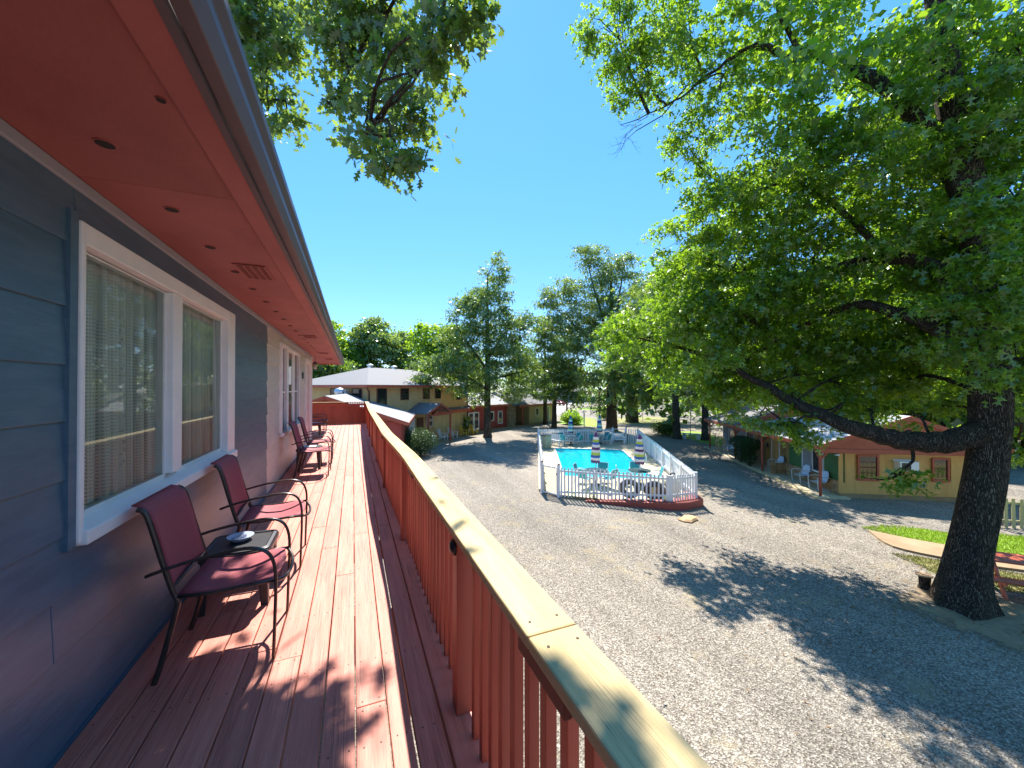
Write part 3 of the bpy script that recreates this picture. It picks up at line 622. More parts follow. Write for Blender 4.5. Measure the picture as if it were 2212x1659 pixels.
# =================================================================== DECK
deck = empty('deck', (0,0,0)); deck['kind'] = 'structure'
random.seed(5)
rows = []; x = WX + .03
while x < .25: rows.append((x, min(x + .141, .262))); x += .1475
rows = rows[:-1] if rows[-1][1] - rows[-1][0] < .05 else rows
rows += [(.272,.398)]
nails = MB()
for ri, (x0, x1) in enumerate(rows):
    y = -1.2 + random.uniform(-1.6, 0)
    while y < 18.4:
        L = random.choice([2.44, 3.05, 3.66, 4.2, 3.66]) * random.uniform(.92, 1.05); y1 = min(y + L, 18.45)
        dz = random.uniform(-.002, .002) - (.003 if ri == len(rows)-1 else 0); dx = random.uniform(-.0015,.0015)
        MB().box(x0+dx, x1+dx, y+.002, y1-.0015, 3.16, 3.2+dz).build('plank', M['deck'], deck, bevel=.004)
        for j in range(int(y / .61), int(y1 / .61) + 1):
            yy = j * .61 + random.uniform(-.02,.02)
            if y + .01 < yy < y1 - .01 and yy > .8:
                for xx in (x0 + .03, x1 - .03): nails.M = Matrix.Translation((xx + random.uniform(-.008,.008), yy, 3.2005+dz)); nails.lathe([(.0042,-.002),(.0042,.0006)], 6)
        for xx in (x0 + .03, x1 - .03):
            for e in (y + .03, y1 - .03):
                if e > .8 and e < 18.3: nails.M = Matrix.Translation((xx, e, 3.2005+dz)); nails.lathe([(.0045,-.002),(.0045,.0006)], 6)
        y = y1
tag(nails.build('nail', M['dark_nail'], deck), kind='stuff')
# deck behind the corner of the house
x = WX + .03 - .1475; k = 0
while x > -3.9:
    MB().box(x, x + .141, 13.2, 18.45, 3.16, 3.2).build('plank', M['deck'], deck, bevel=.004); x -= .1475
MB().box(.412,.545,-1.6,18.5,3.13,3.186).build('ledge_board', M['deck'], deck, bevel=.004)
b = MB()
for k in range(14): b.box(WX-.0, .56, k*1.4-1.2, k*1.4-1.16, 2.94, 3.135)
b.build('joist', M['railred'], deck)
MB().box(.548,.585,-1.6,18.5,2.88,3.12).build('rim_board', M['railred'], deck)
# railing -------------------------------------------------------------
def xo(y): return float(np.interp(y, [0,2.6,3.8,5.8,7.5,10,14,18.5], [0,0,.012,-.035,-.03,-.02,.02,.085]))
def zo(y): return float(np.interp(y, [0,3,6,9,12,15,18.5], [0,0,-.012,.0,-.012,.012,.004]))
rail = empty('deck_railing', (0,0,0), 0, 'long red deck railing with a weathered cream top cap', 'railing')
posts = [-.43 + 2.33 * k for k in range(0, 8)] + [18.45]
for y in posts:
    q = xo(y) * .6
    b = MB(); b.box(.475+q,.565+q,y-.045,y+.045,3.186,4.108+zo(y)); b.build('post', M['railred'], rail, bevel=.005)
bal0 = MB().box(-.019,.019,-.019,.019,2.86-4.0,.108).build('baluster', M['railred'], rail, bevel=.003)
y = .30; first = True
while y < 18.35:
    if min(abs(y - p) for p in posts) > .085:
        q = xo(y) * .9
        o = bal0 if first else dup_obj(bal0, rail); first = False
        o.location = (.535 + q + random.uniform(-.002,.002), y, 4.0 + zo(y)); o.rotation_euler = (random.uniform(-.004,.004), 0, random.uniform(-.05,.05))
    y += .1185
# cap in lengths: wavy as in the photo, joints at posts and one mid-span joint near the camera
joints = [-1.5, .915, 3.62, 6.9, 10.2, 13.6, 16.2, 18.55]
for a, c in zip(joints[:-1], joints[1:]):
    n_ = max(4, int((c - a) / .3)); vs = []; fs = []
    for i in range(n_ + 1):
        y = a + .0015 + (c - a - .003) * i / n_; q = xo(y); z = 4.15 + zo(y)
        vs += [(.424+q,y,z-.038),(.571+q,y,z-.038),(.571+q,y,z),(.424+q,y,z)]
    for i in range(n_):
        p_ = 4*i
        for k in range(4): k2 = (k+1) % 4; fs.append((p_+k, p_+k2, p_+4+k2, p_+4+k))
    fs += [(3,2,1,0), (4*n_, 4*n_+1, 4*n_+2, 4*n_+3)]
    b = MB(); b.add(vs, fs); b.build('top_cap', M['cap'], rail, bevel=.006)
def strip(name, x0, x1, z0, z1, m_):
    n_ = 64; vs = []; fs = []
    for i in range(n_ + 1):
        y = -1.5 + 20 * i / n_; q = xo(y); z = zo(y); vs += [(x0+q,y,z0+z),(x1+q,y,z0+z),(x1+q,y,z1+z),(x0+q,y,z1+z)]
    for i in range(n_):
        for k in range(4): k2 = (k+1) % 4; fs.append((4*i+k, 4*i+k2, 4*i+4+k2, 4*i+4+k))
    b = MB(); b.add(vs, fs); return b.build(name, m_, rail)
strip('upper_rail', .492, .514, 4.02, 4.108, M['railred'])
b = MB(); b.M = Matrix.Translation((.488,.94,4.045)); b.box(-.022,.002,-.14,.14,-.04,.055); b.build('splice_block', M['brown'], rail, bevel=.004)
b = MB(); b.M = Matrix.Translation((.476,3.45,4.06)); b.box(-.018,.002,-.12,.12,-.03,.04); b.build('splice_block', M['brown'], rail, bevel=.004)
for y in (posts[1], posts[3], posts[6]):
    b = MB(); b.M = Matrix.Translation((.472 + xo(y)*.6, y, 4.0)) @ Matrix.Rotation(R(-90), 4, 'Y'); b.lathe([(.0,.026),(.022,.022),(.036,.010),(.042,.0)], 18); b.build('post_light', M['table_black'], rail, smooth=True)
# nails and a bolt on the cap
nb = MB()
for yy in (.86,.97,3.57,3.67):
    for xx in (.455,.54): nb.M = Matrix.Translation((xx, yy, 4.1505)); nb.lathe([(.0045,-.002),(.0045,.0008)], 6)
nb.M = Matrix.Translation((.515,.49,4.151)); nb.lathe([(.0075,-.002),(.0075,.002)], 8)
nb.build('cap_nail', M['dark_nail'], rail)
# end railing with solid boards and a slot at the top right
er = empty('deck_railing', (0,0,0), 0, 'short red railing of solid boards closing the far deck end', 'railing')
MB().box(-4.0,.62,18.52,18.68,4.117,4.155).build('top_cap', M['cap'], er, bevel=.004)
x = -4.0
while x < .50:
    zt = 4.115 if x < -.35 else 4.115 - (x + .35) * .30
    MB().box(x, x+.235, 18.60, 18.625, 3.05, zt).build('board', M['railred'], er, bevel=.003); x += .238
for k in range(9): MB().box(-.30+.095*k,-.27+.095*k,18.57,18.598,3.7,4.115).build('baluster', M['railred'], er)
MB().bar((-.45,18.555,4.09),(.58,18.555,3.80),.03,.09).build('brace', M['railred'], er); MB().box(-4.0,.5,18.56,18.60,3.99,4.08).build('upper_rail', M['railred'], er)
MB().box(.49,.60,18.50,18.61,3.19,4.116).build('post', M['railred'], er)
# deck posts down to the gravel
for y in (-1, 4, 9, 14, 18.2):
    o = MB().box(.40,.54,y-.07,y+.07,0,2.93).build('deck_post', M['railred'], deck)

# =================================================================== DECK CHAIRS AND TABLES
def make_chair():
    t = empty('deck_chair')              # local: faces +x, origin between rear feet on the deck
    D = .255
    b = MB()                              # back sling, curled at the top
    prof = [(-.105,.965),(-.070,.955),(-.035,.925),(-.012,.86),(.015,.76),(.045,.62),(.066,.53),(.078,.50)]
    vs = []; n = 10
    for i, (x, z) in enumerate(prof):
        for k in range(n + 1):
            s = k / n * 2 - 1; sag = .022 * (1 - s * s) * min(1, i / 2.)
            vs.append((x - sag, s * (D - .012), z))
    fs = [(i*(n+1)+k, i*(n+1)+k+1, (i+1)*(n+1)+k+1, (i+1)*(n+1)+k) for i in range(len(prof)-1) for k in range(n)]
    b.add(vs, fs); o = b.build('back_sling', M['sling'], t, smooth=True); sm = o.modifiers.new('thick', 'SOLIDIFY'); sm.thickness = .006
    b = MB(); prof = [(.095,.452),(.16,.446),(.25,.438),(.36,.44),(.45,.452),(.515,.457),(.54,.448)]; vs = []
    for i, (x, z) in enumerate(prof):
        for k in range(n + 1):
            s = k / n * 2 - 1; sag = .034 * (1 - s * s) * math.sin(math.pi * i / (len(prof)-1)) ** .6; bow = .035 * (1 - s * s) * (i / (len(prof)-1)) ** 3
            vs.append((x + bow, s * (D - .014), z - sag))
    fs = [(i*(n+1)+k, i*(n+1)+k+1, (i+1)*(n+1)+k+1, (i+1)*(n+1)+k) for i in range(len(prof)-1) for k in range(n)]
    b.add(vs, fs); o = b.build('seat_sling', M['sling'], t, smooth=True); sm = o.modifiers.new('thick', 'SOLIDIFY'); sm.thickness = .007
    for s in (-1, 1):
        y = s * D
        b = MB(); b.tube(smooth_path([(-.075,y,.95),(-.045,y,.93),(-.02,y,.86),(.03,y,.66),(.08,y,.48),(.10,y,.43),(.095,y,.38),(.03,y,.10),(.0,y,.0)], 4), .0125, 8, flat=(.8,1.15)); b.build('rear_leg', M['dark_metal'], t, smooth=True)
        b = MB(); pts = smooth_path([(-.03,y*1.06,.592),(.12,y*1.06,.632),(.30,y*1.06,.662),(.44,y*1.06,.668),(.525,y*1.06,.63),(.562,y*1.06,.54),(.567,y*1.04,.40),(.562,y*1.03,.2),(.556,y*1.02,0)], 5)
        b.tube(pts, .0125, 8, flat=(1.25,.75)); b.build('front_leg', M['dark_metal'], t, smooth=True)
        b = MB(); b.tube([(.095,y,.45),(.25,y,.442),(.45,y,.452),(.56,y,.452)], .010, 6); b.build('seat_rail', M['dark_metal'], t, smooth=True)
    b = MB(); b.tube(smooth_path([(.56,-D,.45),(.60,-D*.6,.425),(.615,0,.418),(.60,D*.6,.425),(.56,D,.45)], 4), .011, 7); b.build('front_bar', M['dark_metal'], t, smooth=True)
    b = MB(); b.tube([(.105,-D,.435),(.105,D,.435)], .010, 7); b.build('rear_bar', M['dark_metal'], t, smooth=True)
    b = MB(); b.tube([(.075,-D,.505),(.075,D,.505)], .009, 7); b.build('back_bar', M['dark_metal'], t, smooth=True)
    return t
ch = make_chair(); G1 = 'maroon sling chairs along the deck wall'
ch.location = (-.985, 2.915, 3.2); tag(ch, 'nearest maroon sling chair, under the big lace curtained window', 'chair', G1)
copy_tree(ch, (-.99, 4.145, 3.2), R(1.5), 'maroon sling chair just beyond the black table with the ashtray', 'chair', G1)
copy_tree(ch, (-.955, 7.985, 3.2), R(-1), 'maroon sling chair below the narrow window, nearer of that pair', 'chair', G1)
copy_tree(ch, (-.965, 9.205, 3.2), R(1), 'maroon sling chair below the narrow window, farther of that pair', 'chair', G1)
copy_tree(ch, (-1.42, 13.62, 3.2), 0, 'sling chair half hidden past the house corner, nearer one', 'chair', G1)
copy_tree(ch, (-1.42, 15.0, 3.2), 0, 'sling chair half hidden past the house corner, farthest one', 'chair', G1)
def make_table():
    t = empty('side_table'); b = MB()
    b.M = Matrix.Identity(4)
    def rr_(hw, hd, r, z, n=5):
        P = []
        for cx, cy, a0 in ((hw-r,hd-r,0),(-hw+r,hd-r,90),(-hw+r,-hd+r,180),(hw-r,-hd+r,270)):
            for k in range(n + 1): a = R(a0 + 90 * k / n); P.append((cx + r*math.cos(a), cy + r*math.sin(a), z))
        return P
    rings = [rr_(.205,.205,.05,.355), rr_(.222,.222,.055,.362), rr_(.222,.222,.055,.395), rr_(.212,.212,.05,.414), rr_(.190,.190,.04,.420), rr_(.182,.182,.035,.416)]
    vs = [p for r_ in rings for p in r_]; n = len(rings[0]); fs = [(i*n+k, i*n+(k+1) % n, (i+1)*n+(k+1) % n, (i+1)*n+k) for i in range(len(rings)-1) for k in range(n)]
    fs += [tuple(range(n-1,-1,-1)), tuple(range((len(rings)-1)*n, len(rings)*n))]
    b.add(vs, fs); b.build('table_top', M['table_black'], t, smooth=False, bevel=.002)
    for sx in (-1, 1):
        for sy in (-1, 1):
            b = MB(); b.add([(sx*.13,sy*.20,.37),(sx*.20,sy*.20,.37),(sx*.20,sy*.13,.37),(sx*.17,sy*.17,.37),(sx*.165,sy*.215,0),(sx*.215,sy*.215,0),(sx*.215,sy*.165,0),(sx*.195,sy*.195,0)], [(0,1,5,4),(1,2,6,5),(2,3,7,6),(3,0,4,7),(0,3,2,1),(4,5,6,7)])
            o = b.build('leg', M['table_black'], t, bevel=.004)
    return t
tb = make_table(); tb.location = (-.785, 3.53, 3.2); G2 = 'small black side tables between the deck chairs'
tag(tb, 'black resin side table holding the round ashtray dish', 'table', G2)
copy_tree(tb, (-.79, 8.60, 3.2), 0, 'black side table between the pair of chairs under the narrow window', 'table', G2)
copy_tree(tb, (-1.19, 14.3, 3.2), 0, 'black side table past the house corner', 'table', G2)
dsh = empty('ashtray', (-.80, 3.56, 3.62), 0, 'round pale grey ashtray dish on the near black table', 'ashtray')
MB().lathe([(.055,0),(.062,.004),(.088,.030),(.090,.034),(.085,.034),(.058,.010),(.0,.009)], 32).build('dish', M['dish'], dsh, smooth=True)
b = MB()
for k in range(7): b.M = Matrix.Rotation(R(50), 4, 'Z'); b.box(-.05+.015*k,-.045+.015*k,-.01,.03,.012,.03)
b.build('rest', M['dish'], dsh)
for k, (yy, xx) in enumerate(((8.60,-.79),(14.3,-1.19))):
    tag(MB().box(xx-.14,xx+.12,yy-.12,yy+.13,3.62,3.632).build('magazine', mat('paper_grey', (.42,.43,.46), .6), None, bevel=.002), ('open magazine on the table between the second pair of chairs', 'magazine lying on the table past the house corner')[k], 'magazine')

# =================================================================== POOL
PX = [(7.93,15.6),(8.30,14.72),(11.83,11.85),(13.13,11.77),(22.0,25.6),(21.2,26.4),(20.5,26.75),(14.35,28.9),(14.2,28.8)]
terr = empty('pool_terrace', (0,0,0)); terr['kind'] = 'structure'
water = [(10.23,17.65),(14.33,26.13),(17.9,24.0),(18.55,23.3),(18.01,22.2),(15.05,16.9),(14.6,15.9),(13.7,15.4)]
# concrete apron as a ring between the fence line and the water, plus the basin
outer = [(7.95,15.95),(8.3,14.75),(9.0,14.05),(11.66,11.76),(12.9,11.70),(22.05,25.6),(21.2,26.5),(14.35,29.0)]
def ring(poly_out, poly_in, z, m_, name, parent):
    """concrete ring made by bridging along angle about the middle of the water"""
    cx = sum(p[0] for p in poly_in)/len(poly_in); cy = sum(p[1] for p in poly_in)/len(poly_in)
    def hit(P, a):
        d = (math.cos(a), math.sin(a)); best = None
        for i in range(len(P)):
            x1, y1 = P[i-1][0]-cx, P[i-1][1]-cy; x2, y2 = P[i][0]-cx, P[i][1]-cy
            ex, ey = x2-x1, y2-y1; den = d[0]*ey - d[1]*ex
            if abs(den) < 1e-9: continue
            t = (x1*ey - y1*ex)/den; s = (x1*d[1] - y1*d[0])/den
            if t > 0 and -1e-6 <= s <= 1+1e-6: best = t if best is None else max(best, t)
        return (cx + d[0]*best, cy + d[1]*best)
    angs = sorted(set([round(math.atan2(p[1]-cy, p[0]-cx), 5) for p in poly_out + poly_in] + [round(-math.pi + 2*math.pi*k/90, 5) for k in range(90)]))
    A = [hit(poly_out, a) for a in angs]; B_ = [hit(poly_in, a) for a in angs]; n = len(angs)
    b = MB(); b.add([(x,y,z) for x,y in A] + [(x,y,z) for x,y in B_], [(i, (i+1)%n, n+(i+1)%n, n+i) for i in range(n)])
    return b.build(name, m_, parent)
ring(outer, water, .125, M['pooldeck'], 'apron', terr)
tag(ring([(-600,-300),(600,-300),(600,900),(-600,900)], [(x*.99+.01*14.5, y*.99+.01*21) for x, y in outer], 0., M['gravel'], 'ground', None), kind='structure')
n = len(water); b = MB(); b.add([(x,y,.124) for x,y in water] + [(x,y,-1.2) for x,y in water], [(i,(i+1)%n,n+(i+1)%n,n+i) for i in range(n)] + [tuple(range(n,2*n))]); b.build('basin', M['pool'], terr)
b = MB()
for i in range(n):
    a, c = Vector((*water[i],.137)), Vector((*water[(i+1)%n],.137)); b.bar(a, c, .16, .02)
b.build('coping', mat('coping_white', (.55,.52,.45), .6), terr)
n = len(outer); b = MB(); b.add([(x,y,.125) for x,y in outer] + [(x,y,-.3) for x,y in outer], [(i,(i+1)%n,n+(i+1)%n,n+i) for i in range(n)]); b.build('apron_edge', M['conc'], terr)
kerb_o = [(9.0,13.68),(10.4,12.36),(11.48,11.46),(12.15,11.26),(13.05,11.38),(13.75,12.4)]; kerb_i = [(9.2,13.95),(10.6,12.80),(11.66,11.90),(12.2,11.9),(12.85,11.9),(13.35,12.8)]
b = MB(); m_ = len(kerb_o); zz = [.06,.20,.29,.30,.30,.26]
vs = [(x,y,z) for (x,y),z in zip(kerb_o,zz)] + [(x,y,z) for (x,y),z in zip(kerb_i,zz)] + [(x,y,-.2) for x,y in kerb_o]
b.add(vs, [(i,i+1,m_+i+1,m_+i) for i in range(m_-1)] + [(2*m_+i,2*m_+i+1,i+1,i) for i in range(m_-1)] + [(m_-1, 2*m_+m_-1, 2*m_-1)]); o = b.build('raised_kerb', mat('kerb_red_paint', (.30,.055,.04), .6, (.38,.08,.055), 2.5, 7, bump=.3, bscale=20, world=True), terr)
def m_water():
    m = bpy.data.materials.new('pool_water'); m.use_nodes = True; n = m.node_tree.nodes; l = m.node_tree.links; n.clear()
    out = n.new('ShaderNodeOutputMaterial'); t = n.new('ShaderNodeBsdfTransparent'); t.inputs[0].default_value = (.85,.98,1,1); g_ = n.new('ShaderNodeBsdfGlossy'); g_.inputs['Roughness'].default_value = .03
    f = n.new('ShaderNodeFresnel'); f.inputs[0].default_value = 1.33; mx = n.new('ShaderNodeMixShader')
    nz = n.new('ShaderNodeTexNoise'); nz.inputs['Scale'].default_value = 2.4; nz.inputs['Detail'].default_value = 3; ge = n.new('ShaderNodeNewGeometry'); l.new(ge.outputs['Position'], nz.inputs[0])
    bm = n.new('ShaderNodeBump'); bm.inputs['Strength'].default_value = .35; bm.inputs['Distance'].default_value = .05; l.new(nz.outputs[0], bm.inputs['Height']); l.new(bm.outputs[0], g_.inputs['Normal']); l.new(bm.outputs[0], f.inputs['Normal'])
    dw = n.new('ShaderNodeBsdfDiffuse'); dw.inputs[0].default_value = (.015,.60,.74,1); mw = n.new('ShaderNodeMixShader'); mw.inputs[0].default_value = .6; l.new(t.outputs[0], mw.inputs[1]); l.new(dw.outputs[0], mw.inputs[2])
    l.new(f.outputs[0], mx.inputs[0]); l.new(mw.outputs[0], mx.inputs[1]); l.new(g_.outputs[0], mx.inputs[2]); l.new(mx.outputs[0], out.inputs[0]); return m
M['water'] = m_water()
b = MB(); b.add([(x,y,.045) for x,y in water], [tuple(range(len(water)))]); o = b.build('water', M['water']); tag(o, kind='structure')
if o.data.polygons[0].normal.z < 0: o.data.flip_normals()

# picket fence: every picket a part ------------------------------------
def picket_mesh(h, w_=.07, name='picket'):
    b = MB(); b.box(-w_/2, w_/2, -.009, .009, 0, h - .015); b.v[4:8] = [(-w_/2+.0,-.009,h-.02),(w_/2,-.009,h-.02),(w_/2,.009,h-.02),(-w_/2,.009,h-.02)]
    b.add([(-w_/2,-.009,h-.02),(w_/2,-.009,h-.02),(w_/2,.009,h-.02),(-w_/2,.009,h-.02),(-w_/2+.018,-.009,h),(w_/2-.018,-.009,h),(w_/2-.018,.009,h),(-w_/2+.018,.009,h)], [(4,5,6,7),(0,1,5,4),(1,2,6,5),(2,3,7,6),(3,0,4,7)])
    return b
pf = empty('picket_fence', (0,0,0), 0, 'white wooden picket fence enclosing the swimming pool', 'fence')
pk = None
def picket_run(a, c, sp, z0a, z0c, zt, parent, rails=True, first_off=.05, m_=None, w_=.07, every=2.2):
    global pk
    a = Vector(a); c = Vector(c); L = (c - a).length; ang = math.atan2(c.y - a.y, c.x - a.x); n = int(L / sp)
    for i in range(n):
        s = first_off + i * sp
        if s > L: break
        p = a.lerp(c, s / L); z0 = z0a + (z0c - z0a) * s / L; h = zt - z0 + random.uniform(-.012,.012)
        if pk is None: o = picket_mesh(1.25, w_).build('picket', m_ or M['picket'], parent, loc=(p.x,p.y,z0)); pk = o
        else: o = dup_obj(pk, parent, (p.x,p.y,z0))
        o.rotation_euler = (0, random.uniform(-.012,.012), ang); o.scale = (1, 1, h / 1.25)
    nrm = Vector((-(c-a).y, (c-a).x, 0)).normalized()
    if rails:
        for zr in (.22, None):
            za = (z0a + zr) if zr else zt - .16; zc = (z0c + zr) if zr else zt - .16
            b = MB(); off = nrm * .03; b.bar(Vector((a.x,a.y,za)) + off, Vector((c.x,c.y,zc)) + off, .035, .08); b.build('rail', m_ or M['picket'], parent)
        k = int(L / every)
        for j in range(1, k + 1):
            p = a.lerp(c, j / (k + 1)) + nrm * .085; b = MB(); b.M = Matrix.Translation((p.x,p.y,0)) @ Matrix.Rotation(ang, 4, 'Z'); b.box(-.045,.045,-.045,.045,z0a-.1,zt-.06); b.build('post', m_ or M['picket'], parent)
def fpost(p, z0, zt, parent, cap=True, w_=.055, m_=None):
    b = MB(); b.M = Matrix.Translation((p[0],p[1],0)) @ Matrix.Rotation(.5, 4, 'Z'); b.box(-w_,w_,-w_,w_,z0,zt); o = b.build('post', m_ or M['picket'], parent, bevel=.006)
    if cap:
        b = MB(); b.M = Matrix.Translation((p[0],p[1],zt)); b.lathe([(.065,0),(.07,.015),(.04,.03),(.045,.05),(.0,.075)], 10); b.build('post_cap', M['brown'], o)
FA, FB, FC, FD = (7.93,15.6), (8.30,14.72), (11.64,11.68), (12.90,11.60)
BL, BR, GA, GB = (14.35,28.9), (22.0,25.65), (20.35,26.85), (21.35,26.35)
def lean(a, c, n):      # slightly bowed run
    return [(a[0]+(c[0]-a[0])*i/n, a[1]+(c[1]-a[1])*i/n) for i in range(n+1)]
picket_run((*FB,0), (*FC,0), .152, .02, .28, 1.32, pf, first_off=.12)
picket_run((*FC,0), (*FD,0), .128, .29, .29, 1.31, pf, first_off=.08)
picket_run((*FD,0), (*BR,0), .135, .24, .06, 1.32, pf, first_off=.06)
picket_run((*BL,0), (*FA,0), .135, .06, .02, 1.32, pf, first_off=.06)
picket_run((*GA,0), (*BL,0), .150, .06, .06, 1.30, pf, first_off=.1)
picket_run((*BR,0), (*GB,0), .14, .06, .06, 1.30, pf, rails=False)
b = MB(); b.M = Matrix.Translation((FC[0],FC[1],0)) @ Matrix.Rotation(-.5, 4, 'Z'); b.box(-.09,.09,-.012,.04,.215,1.30); b.build('post', M['picket'], pf)
for p in (FA, FB, GA, GB): fpost(p, 0, 1.42, pf)
for p in (FD, BR, BL): fpost(p, 0, 1.36, pf, cap=False, w_=.05)
def gate(a, c, label):
    g_ = empty('lattice_gate', (0,0,0), 0, label, 'gate', 'lattice gates in the white picket fence'); a = Vector((*a,0)); c = Vector((*c,0)); d = (c-a).normalized(); a = a + d*.09; c = c - d*.09; L = (c-a).length; z0, z1 = .10, 1.27
    for p, q in ((a,c),): 
        b = MB(); b.bar(p+Vector((0,0,z0)), q+Vector((0,0,z0)), .03, .06); b.bar(p+Vector((0,0,z1)), q+Vector((0,0,z1)), .03, .06); b.bar(p+Vector((0,0,z0+.032)), p+Vector((0,0,z1-.032)), .03, .05); b.bar(q+Vector((0,0,z0+.032)), q+Vector((0,0,z1-.032)), .03, .05); b.build('frame', M['picket'], g_)
    nn = Vector((-d.y, d.x, 0)); H = z1 - z0; sl = None
    for s in (-1, 1):
        t = -H
        while t < L:
            s0, s1 = max(0, t), min(L, t + H)
            if s1 - s0 > .03:
                if s > 0: p, q = (s0, z0 + s0 - t), (s1, z0 + s1 - t)
                else: p, q = (s0, z1 - (s0 - t)), (s1, z1 - (s1 - t))
                b = MB(); b.bar(a + d*p[0] + Vector((0,0,p[1])) + nn*.005*s, a + d*q[0] + Vector((0,0,q[1])) + nn*.005*s, .006, .019, up=nn); b.build('lattice_slat', M['lattice'], g_)
            t += .135
    b = MB(); b.bar(c + Vector((0,0,.95)) - nn*.03, c + Vector((0,0,1.05)) - nn*.03, .03, .03); b.build('latch', M['rubber'], g_)
gate(FA, FB, 'white lattice gate at the near left corner of the pool fence'); gate(GB, GA, 'white lattice gate at the far side of the pool fence')
# iron ornaments on the fence
u_ = Vector((BR[0]-FD[0], BR[1]-FD[1], 0)).normalized(); n2 = Vector((-u_.y, u_.x, 0))
for k, (sv, lab) in enumerate(((4.3,'black iron seahorse ornament on the right side of the pool fence'),)):
    b = MB(); p = Vector((*FD, .85)) + u_*sv + n2*.02; P = [p + u_*(.10*math.sin(t*1.05)) * (1 - .04*t) + Vector((0,0,.30 - .075*t)) for t in np.linspace(0, 7, 22)]; b.tube(P, [.012 + .014*math.sin(min(3.1,.5*i/2.4+.3)) for i in range(22)], 6); tag(b.build('fence_ornament', M['rubber']), lab, 'ornament')
# umbrellas ----------------------------------------------------------
def umbrella(loc, h, cols, label, lean_=(0,0)):
    t = empty('patio_umbrella', loc, random.uniform(0,6), label, 'umbrella', 'closed striped umbrellas round the pool'); t.rotation_euler = (lean_[0], lean_[1], random.uniform(0, 1))
    MB().lathe([(.02,0),(.02,h-.05)], 8).build('pole', M['steel'], t)
    b = MB(); z0, z1 = h * .42, h; n = len(cols) * 2; prof = []
    def rad(s): return float(np.interp(s, [0,.05,.25,.6,.88,1], [.15,.185,.19,.15,.09,.015]))
    ring_n = 32; vs = []; fs = []
    for i in range(n + 1):
        s = i / n; z = z0 + (z1 - z0) * s
        for k in range(ring_n):
            a = 2*math.pi*k/ring_n; r = rad(s) * (1 + .20*math.sin(8*a + 1.1*s) + .08*math.sin(3*a+5*s)); vs.append((math.cos(a)*r, math.sin(a)*r, z - (.05*math.sin(8*a) if i == 0 else 0)))
    b.add(vs, []); b.f = []; b.m = []
    for i in range(n):
        for k in range(ring_n): k2 = (k+1)%ring_n; b.f.append((i*ring_n+k,i*ring_n+k2,(i+1)*ring_n+k2,(i+1)*ring_n+k)); b.m.append(i // 2)
    b.build('canopy', [M[c] for c in cols], t, smooth=True)
    b = MB(); b.M = Matrix.Translation((0,0,z0 + (z1-z0)*.45)); b.tube([(math.cos(a)*.175, math.sin(a)*.175, .01*math.sin(3*a)) for a in np.linspace(0, 2*math.pi, 17)[:-1]], .008, 5, closed=True); b.build('tie_strap', M['u_navy'], t)
    MB().lathe([(.012,h),(.02,h+.02),(.0,h+.06)], 8).build('finial', M['steel'], t)
    MB().lathe([(.24,.0),(.24,.05),(.06,.09),(.05,.25),(.03,.25)], 16).build('base', M['table_black'], t)
band = ['u_purple','u_white','u_blue','u_lime','u_white','u_purple','u_white','u_blue','u_lime','u_white','u_purple','u_purple']
bandb = ['u_navy','u_white','u_green','u_blue','u_white','u_green','u_blue','u_navy','u_white','u_green','u_blue','u_navy']
umbrella((10.75,15.5,.125), 2.55, band, 'purple, lime and blue striped umbrella nearer the left lattice gate', (.0,.01))
umbrella((12.65,14.65,.125), 2.45, band, 'purple and lime striped umbrella by the pool ladder side', (.01,-.015))
umbrella((16.4,27.1,.125), 2.35, bandb, 'blue and green striped umbrella at the far left pool table')
umbrella((18.85,26.6,.125), 2.4, bandb, 'blue and green striped umbrella at the far right pool table')
# patio tables and sling chairs ---------------------------------------
def pool_table(loc, label, r=.52):
    t = empty('patio_table', loc, 0, label, 'table', 'round patio tables under the umbrellas')
    MB().lathe([(r,.70),(r+.01,.715),(r,.73),(.03,.73),(.03,.70)], 28).build('table_top', mat('patio_top', (.06,.10,.11), .15), t)
    for k in range(4):
        a = k*math.pi/2+.4; b = MB(); b.tube([(math.cos(a)*r*.85, math.sin(a)*r*.85, .70),(math.cos(a)*r*.6, math.sin(a)*r*.6, .35),(math.cos(a)*r*.85, math.sin(a)*r*.85, .0)], .013, 6); b.build('leg', M['metalwhite'], t, smooth=True)
for p, lab in (((10.75,15.5,.125),'round patio table under the near left striped umbrella'),((12.65,14.65,.125),'round patio table under the near right striped umbrella'),((16.4,27.1,.125),'round patio table under the far left umbrella'),((18.85,26.6,.125),'round patio table under the far right umbrella')): pool_table(p, lab)
